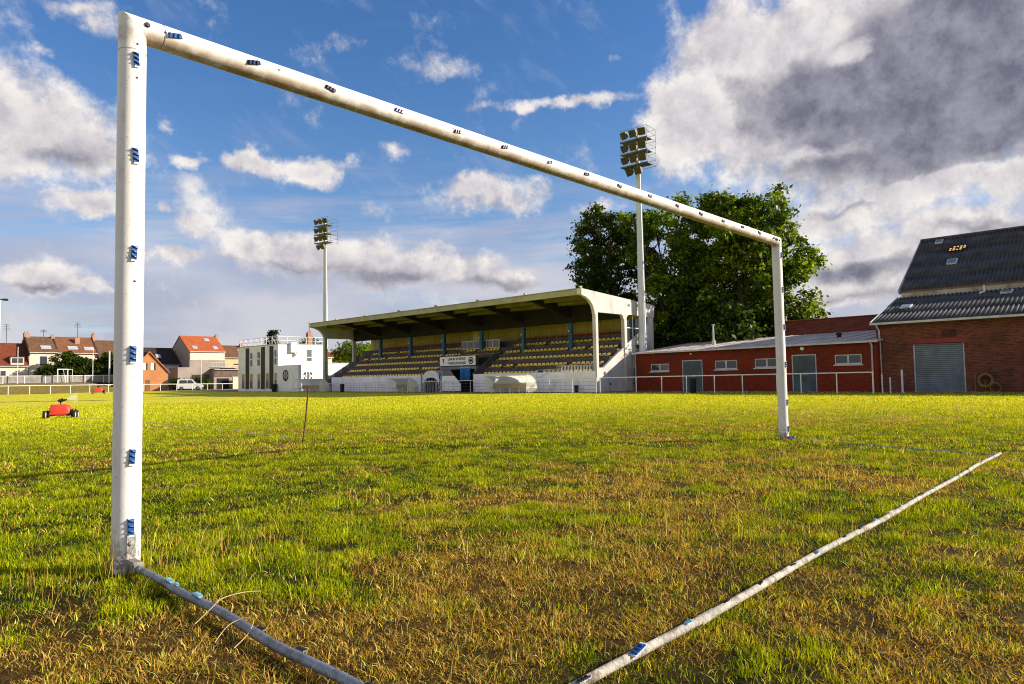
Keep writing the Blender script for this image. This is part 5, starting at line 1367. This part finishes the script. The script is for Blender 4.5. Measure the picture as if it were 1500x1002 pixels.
house('terraced_house', 'cream terraced house with a plain brown roof and white skylight', 23.3, 27.0, 124, 131, HB, 6.25, 8.75, m_cream, m_trb, [(24.6,25.7,4.0,5.6),(23.8,24.6,1.7,3.2),(26.0,26.7,1.7,3.2)], [(23.5,127.5,8.2,9.4,.4),(27.0,127.3,8.2,9.0,.25)], [(25.6,.25,.7)])
house('terraced_house', 'cream terraced house with a reddish roof, chimney and two skylights', 27.1, 32.6, 124, 131, HB, 6.2, 8.8, m_cream, m_trr, [(30.6,31.4,3.6,5.2)], [(30.2,126.2,7.4,8.7,.35)], [(29.3,.25,.7),(31.6,.22,.7)])
house('terraced_house', 'brick terraced house with a dark brown roof, rightmost of the terrace', 32.7, 37.0, 124, 131, HB, 5.7, 8.4, m_pinkb, m_trb, [(33.6,34.3,3.4,4.8)], [(32.9,127.5,7.9,9.5,.2)])
t = house('gabled_house', 'small orange brick gabled house with two white shuttered windows', 33.9, 39.55, 112, 121, GZ, 2.75, 5.85, m_orb, m_trk, [], [(34.9,117,5.0,6.6,.35)], ridge='y', over=.12)
for xa in (35.75, 36.95):
    mb = MB(); mb.box(xa,xa+.75,111.965,111.999,3.05,4.15); f = mb.build('window', m_win, t)
    mb = MB(); mb.bbox(xa-.02,xa+.46,111.93,111.962,3.02,4.18,.01); mb.build('shutter', m_white, f)
mb = MB(); mb.box(36.25,36.9,111.96,111.999,GZ,1.5); mb.build('door', M('brown_door', (.16,.07,.03), .6), t)
mb = MB(); mb.box(34.35,34.95,111.96,111.999,.6,1.4); mb.build('window', m_win, t)
mb = MB(); mb.prism('y', [(33.6,2.6),(36.72,6.03),(39.85,2.6),(39.70,2.6),(36.72,5.87),(33.75,2.6)], 111.74, 111.80); mb.build('bargeboard', m_orb, t)
for x_ in (23.25, 27.05, 32.65):
    pw = MB(); zt_ = 8.75 if x_ < 30 else 8.8
    pw.prism('x', [(123.7,6.1),(127.5,zt_+.22),(131.3,6.1),(131.3,5.6),(123.7,5.6)], x_-.09, x_+.09)
    o_ = pw.build('party_wall', m_trk, t if False else bpy.data.objects[{23.25:'terraced_house.001',27.05:'terraced_house.002',32.65:'terraced_house.003'}[x_]])
# grey gabled house with the bright orange roof
t = house('gabled_house', 'tall grey gabled house with a bright orange tiled roof', 45.4, 51.6, 118.5, 127.5, GZ, 6.5, 9.35, m_greyr, m_tro, [(47.2,47.9,5.1,6.0)], [(51.9,123,8.2,9.7,.3)], [(46.6,.2,.4),(50.2,.2,.4),(49.6,.75,.45)])
mb = MB(); mb.box(45.5,51.5,118.44,118.498,4.9,6.42); mb.build('upper_render', m_cream, t)
mb = MB(); mb.bbox(42.0,49.0,114.6,118.43,GZ,3.55,.03); mb.build('extension', m_greyr, t)
mb = MB(); mb.box(44.3,47.2,114.56,114.599,GZ,2.3); mb.build('garage_door', M('dark_brown_boards', (.045,.028,.022), .7, .3), t)
mb = MB(); mb.box(45.2,46.4,114.545,114.559,1.5,1.8); mb.build('white_plate', m_white, t)
mb = MB()
for x in np.arange(47.4,50.8,.5): mb.tube([(x,114.5,3.56),(x,114.5,4.4)], .02, 5)
mb.tube([(47.3,114.5,4.4),(50.8,114.5,4.4)], .03, 6); mb.box(47.3,50.8,114.45,114.55,3.56,3.64); mb.build('balcony_rail', m_zinc, t)
t = house('flat_house', 'low brown boarded house with a balcony beside the grey gable', 47.5, 51.8, 113.4, 118.4, GZ, 3.1, 3.4, m_greyr, m_trk)
mb = MB(); mb.box(47.6,51.7,113.34,113.398,1.85,3.05); mb.build('boarding', M('brown_boarding', (.13,.085,.06), .8, .3), t)
mb = MB(); mb.box(48.0,50.1,113.36,113.398,GZ,1.6); mb.build('garage_door', m_dark, t)
t = house('white_house', 'pale house with a dark dormered roof and large windows', 38.6, 44.9, 122, 129, GZ, 4.3, 7.2, m_cw, m_trk, [(39.1,40.1,1.6,3.8),(40.4,41.5,1.6,3.8),(41.9,42.9,1.6,3.8)], [(39.2,126,6.6,7.6,.3)], [(40.2,.45,.4),(42.0,.45,.4)])
house('ochre_house', 'ochre fronted house with a brown roof beside the clubhouse', 52.2, 59.5, 122, 129, GZ, 5.6, 7.9, m_ochre, m_trb, [(54.6,55.8,4.0,4.5)], [(57.5,125,7.2,8.3,.3)], [(56.8,.5,.5)])
mb = thing('garden_wall', 'long white garden wall below the ochre house', 'wall', (54, 112, GZ))
w_ = MB(); w_.box(50.2, 62, 112, 112.3, GZ, 1.75); w_.box(50.1,62.1,111.95,112.35,1.752,1.85); w_.build('wall', m_cream, mb)
w_ = MB(); w_.prism('y', [(57.0,GZ),(58.3,GZ),(58.3,1.1),(58.05,1.5),(57.65,1.65),(57.25,1.5),(57.0,1.1)], 111.94, 111.999); w_.build('arched_gate', m_dark, mb)
# orange roofed houses seen through the far end of the stand
house('gabled_house', 'house with an orange roof seen through the end of the stand', 59.5, 66.5, 92, 99, GZ, 3.4, 5.6, m_cream, m_tro, [(61,62,1.4,2.8)])
house('gabled_house', 'house with a red roof behind the far stand seating', 70, 78, 92, 99, GZ, 4.0, 6.6, m_cream, m_tro, [(72,73,1.8,3.2)])
t = house('chimney_house', 'low house with a tall brick chimney behind the clubhouse roof', 46.5, 50.0, 80, 86, GZ, 4.2, 5.8, m_cream, m_trd, [], [(48.2,83,5.2,7.7,.35)])
mb = MB(); mb.tube([(48.2,83,7.9),(48.2,83,9.3)], .04, 6); mb.build('aerial_pole', m_dark, t, True)

# ------------------------------------------------------------------ far fences, poles, goal, vehicles
ff = thing('rail_fence', 'long white rail fence across the far end of the pitch', 'fence', (30, 106, GZ))
rail_run(ff, [(8,106,.95),(30,106,.85),(54,106,.60)], .045)
for x in np.arange(8.2, 54.5, 2.35):
    mb = MB(); mb.tube([(x,106,-.35),(x,106,.95-.0076*(x-8)+.0)], .045, 7); mb.build('post', m_white, ff, True)
fp = thing('panel_fence', 'grey panel fence with white posts on top of the far bank', 'fence', (22, 118, HB))
m_pan = M('grey_fence_panel', (.26,.24,.22), .8, .2, 1.5)
for i, x in enumerate(np.arange(6, 35.5, 2.6)):
    mb = MB(); mb.box(x+.05, x+2.55, 118.0, 118.03, HB-.1, 2.32)
    for k in range(5): mb.box(x+.06, x+2.54, 117.985, 117.999, HB+.1+.17*k, HB+.13+.17*k)
    mb.build('panel', m_pan, fp)
    mb = MB(); mb.box(x-.045, x+.045, 117.96, 118.05, HB-.2, 2.42); mb.build('post', m_white, fp)
mb = MB(); mb.box(6, 35.5, 117.97, 118.04, 2.325, 2.40); mb.build('rail', m_white, fp)
def pole(x, y, z0, z1, r, lab, head=None, mat=None, name='pole'):
    t = thing(name, lab, 'pole', (x, y, z0))
    mb = MB(); mb.tube([(x,y,z0-.3),(x,y,z1)], [r,r*.75], 8); mb.build('shaft', mat or m_steel, t, True)
    if head:
        mb = MB(); mb.box(x-.25,x+.75,y-.15,y+.15,z1-.02,z1+.10); mb.bbox(x+.3,x+.9,y-.25,y+.25,z1-.1,z1+.18,.03); mb.build('lamp_head', m_dark, t)
    return t
pole(18.0,115,HB,13.2,.09,'tall thin lamp post at the left edge of the view', True, m_mast, 'lamp_post')
pole(20.55,117,HB,6.6,.06,'slim white pole before the low cream house')
pole(30.2,117,HB,6.6,.06,'slim white pole beside the rounded bushes')
pole(32.4,116.6,HB,6.2,.14,'thick white pole near the left goal post')
pole(34.1,112.5,.8,3.6,.05,'short white pole leaning by the far bank')
pole(44.2,110.5,GZ,5.3,.06,'slim street lamp before the grey gabled house', None, m_mast, 'street_lamp')
def aerial(x, y, z0, h, lab):
    t = thing('roof_aerial', lab, 'aerial', (x, y, z0)); mb = MB(); mb.tube([(x,y,z0),(x,y,z0+h)], .035, 5)
    for k in range(4): mb.tube([(x-.5+.05*k,y,z0+h*(.70+.09*k)),(x+.5-.05*k,y,z0+h*(.70+.09*k))], .02, 4)
    mb.build('mast', m_dark, t)
aerial(20.9,127.5,7.5,3.2,'tall roof aerial over the low cream house')
aerial(30.6,127.5,8.8,2.6,'roof aerial on the reddish roofed terraced house')
aerial(25.8,127.5,8.7,1.3,'short roof aerial on the plain brown roof')
tg = thing('training_goal', 'small white training goal standing before the grey panel fence', 'goal', (26.3,116.4,HB))
for x, y in ((25.4,116.4),(26.7,116.4)):
    mb = MB(); mb.tube([(x,y,HB-.1),(x,y,HB+1.9)], .07, 8); mb.build('post', m_white, tg, True)
mb = MB(); mb.tube([(25.33,116.4,HB+1.9),(26.77,116.4,HB+1.9)], .07, 8); mb.build('crossbar', m_white, tg, True)
mb = MB(); mb.tube([(25.4,116.4,HB+1.9),(26.4,117.6,HB+1.9),(26.7,117.7,HB)], .04, 6); mb.tube([(26.7,116.4,HB+1.9),(27.6,117.6,HB+1.9),(27.7,117.7,HB)], .04, 6); mb.build('back_stay', m_white, tg, True)
def vehicle(name, lab, cat, loc, rz_, paint, prof, hw, glassx, wr, wx):
    """prof: side outline (x forward, z); glassx: list of side-window quads"""
    t = thing(name, lab, cat, loc)
    T = Matrix.Translation(loc) @ Matrix.Rotation(rz_, 4, 'Z')
    mb = MB(T); n = len(prof); vs = []; fs = []
    for y, k, dz in ((-hw,.0,0),(-hw+.07,.05,0),(hw-.07,.05,0),(hw,.0,0)):
        for x, z in prof:
            tuck = .16*max(0, (z-.95))*(1 if abs(y) == hw else 1)
            vs.append((x, y*(1-tuck/hw*.8), z))
    for i in range(3):
        for q in range(n): fs.append((i*n+q, i*n+(q+1) % n, (i+1)*n+(q+1) % n, (i+1)*n+q))
    fs.append(tuple(range(n))[::-1]); fs.append(tuple(range(3*n, 4*n)))
    mb._add(vs, fs); body = mb.build('body', paint, t)
    for qd in glassx:
        for s in (-1, 1):
            mb = MB(T); a = [(x, s*(hw*(1-.16*max(0, z-.95)/hw*.8)+.006), z) for x, z in qd]; mb.quad(*(a if s < 0 else a[::-1]))
            mb.build('side_window', m_win, t)
    for x in wx:
        for s in (-1, 1):
            mb = MB(T); mb.lathe((x, s*(hw-.16), wr), (0,s,0), [(0,wr*.9),(.02,wr),(.16,wr),(.19,wr*.85)], 16); w = mb.build('wheel', m_black, t, True)
            mb = MB(T); mb.lathe((x, s*(hw+.02), wr), (0,s,0), [(0,wr*.6),(.02,wr*.55)], 12); mb.build('rim', m_galv, w, True)
    return t, T
m_vw = M('white_car_paint', (.72,.72,.72), .3, .04, spec=.5, coat=.5)
vz = GZ
v, T = vehicle('parked_van', 'small white van parked beyond the far rail fence', 'van', (41.9,109.0,vz), R(-28), m_vw,
    [(-1.75,.25),(1.85,.25),(1.9,.62),(1.80,.86),(1.05,.98),(.42,1.68),(.1,1.78),(-1.65,1.78),(-1.78,1.6)], .80, [[(-1.45,1.08),(-.40,1.08),(-.40,1.60),(-1.42,1.60)],[(-.28,1.08),(.72,1.08),(.30,1.60),(-.28,1.60)]], .30, (-1.15,1.2))
mb = MB(T); mb.quad((1.0,-.62,1.04),(1.0,.62,1.04),(.46,.56,1.66),(.46,-.56,1.66)); mb.build('windscreen', m_win, v)
for s in (-1, 1):
    mb = MB(T); mb.box(1.80,1.885,s*.48-.14,s*.48+.14,.66,.80); mb.build('headlight', m_zinc, v)
mb = MB(T); mb.box(1.86,1.93,-.78,.78,.30,.48); mb.build('bumper', m_black, v)
m_vg = M('grey_car_paint', (.14,.14,.16), .3, .05, spec=.5, coat=.5)
v, T = vehicle('parked_car', 'grey hatchback parked by the arched gate', 'car', (55.0,109.5,vz), R(-160), m_vg,
    [(-1.85,.25),(1.85,.25),(1.9,.6),(1.8,.8),(.95,.92),(.30,1.38),(-.9,1.42),(-1.7,1.0),(-1.9,.85)], .80, [[(-1.2,.98),(-.30,.98),(-.30,1.32),(-.88,1.34)],[(-.2,.98),(.72,.98),(.28,1.30),(-.2,1.32)]], .30, (-1.2,1.2))
mb = MB(T); mb.quad((.92,-.62,.96),(.92,.62,.96),(.34,.56,1.36),(.34,-.56,1.36)); mb.build('windscreen', m_win, v)
for s in (-1, 1):
    mb = MB(T); mb.box(1.80,1.885,s*.5-.16,s*.5+.16,.60,.72); mb.build('headlight', m_zinc, v)
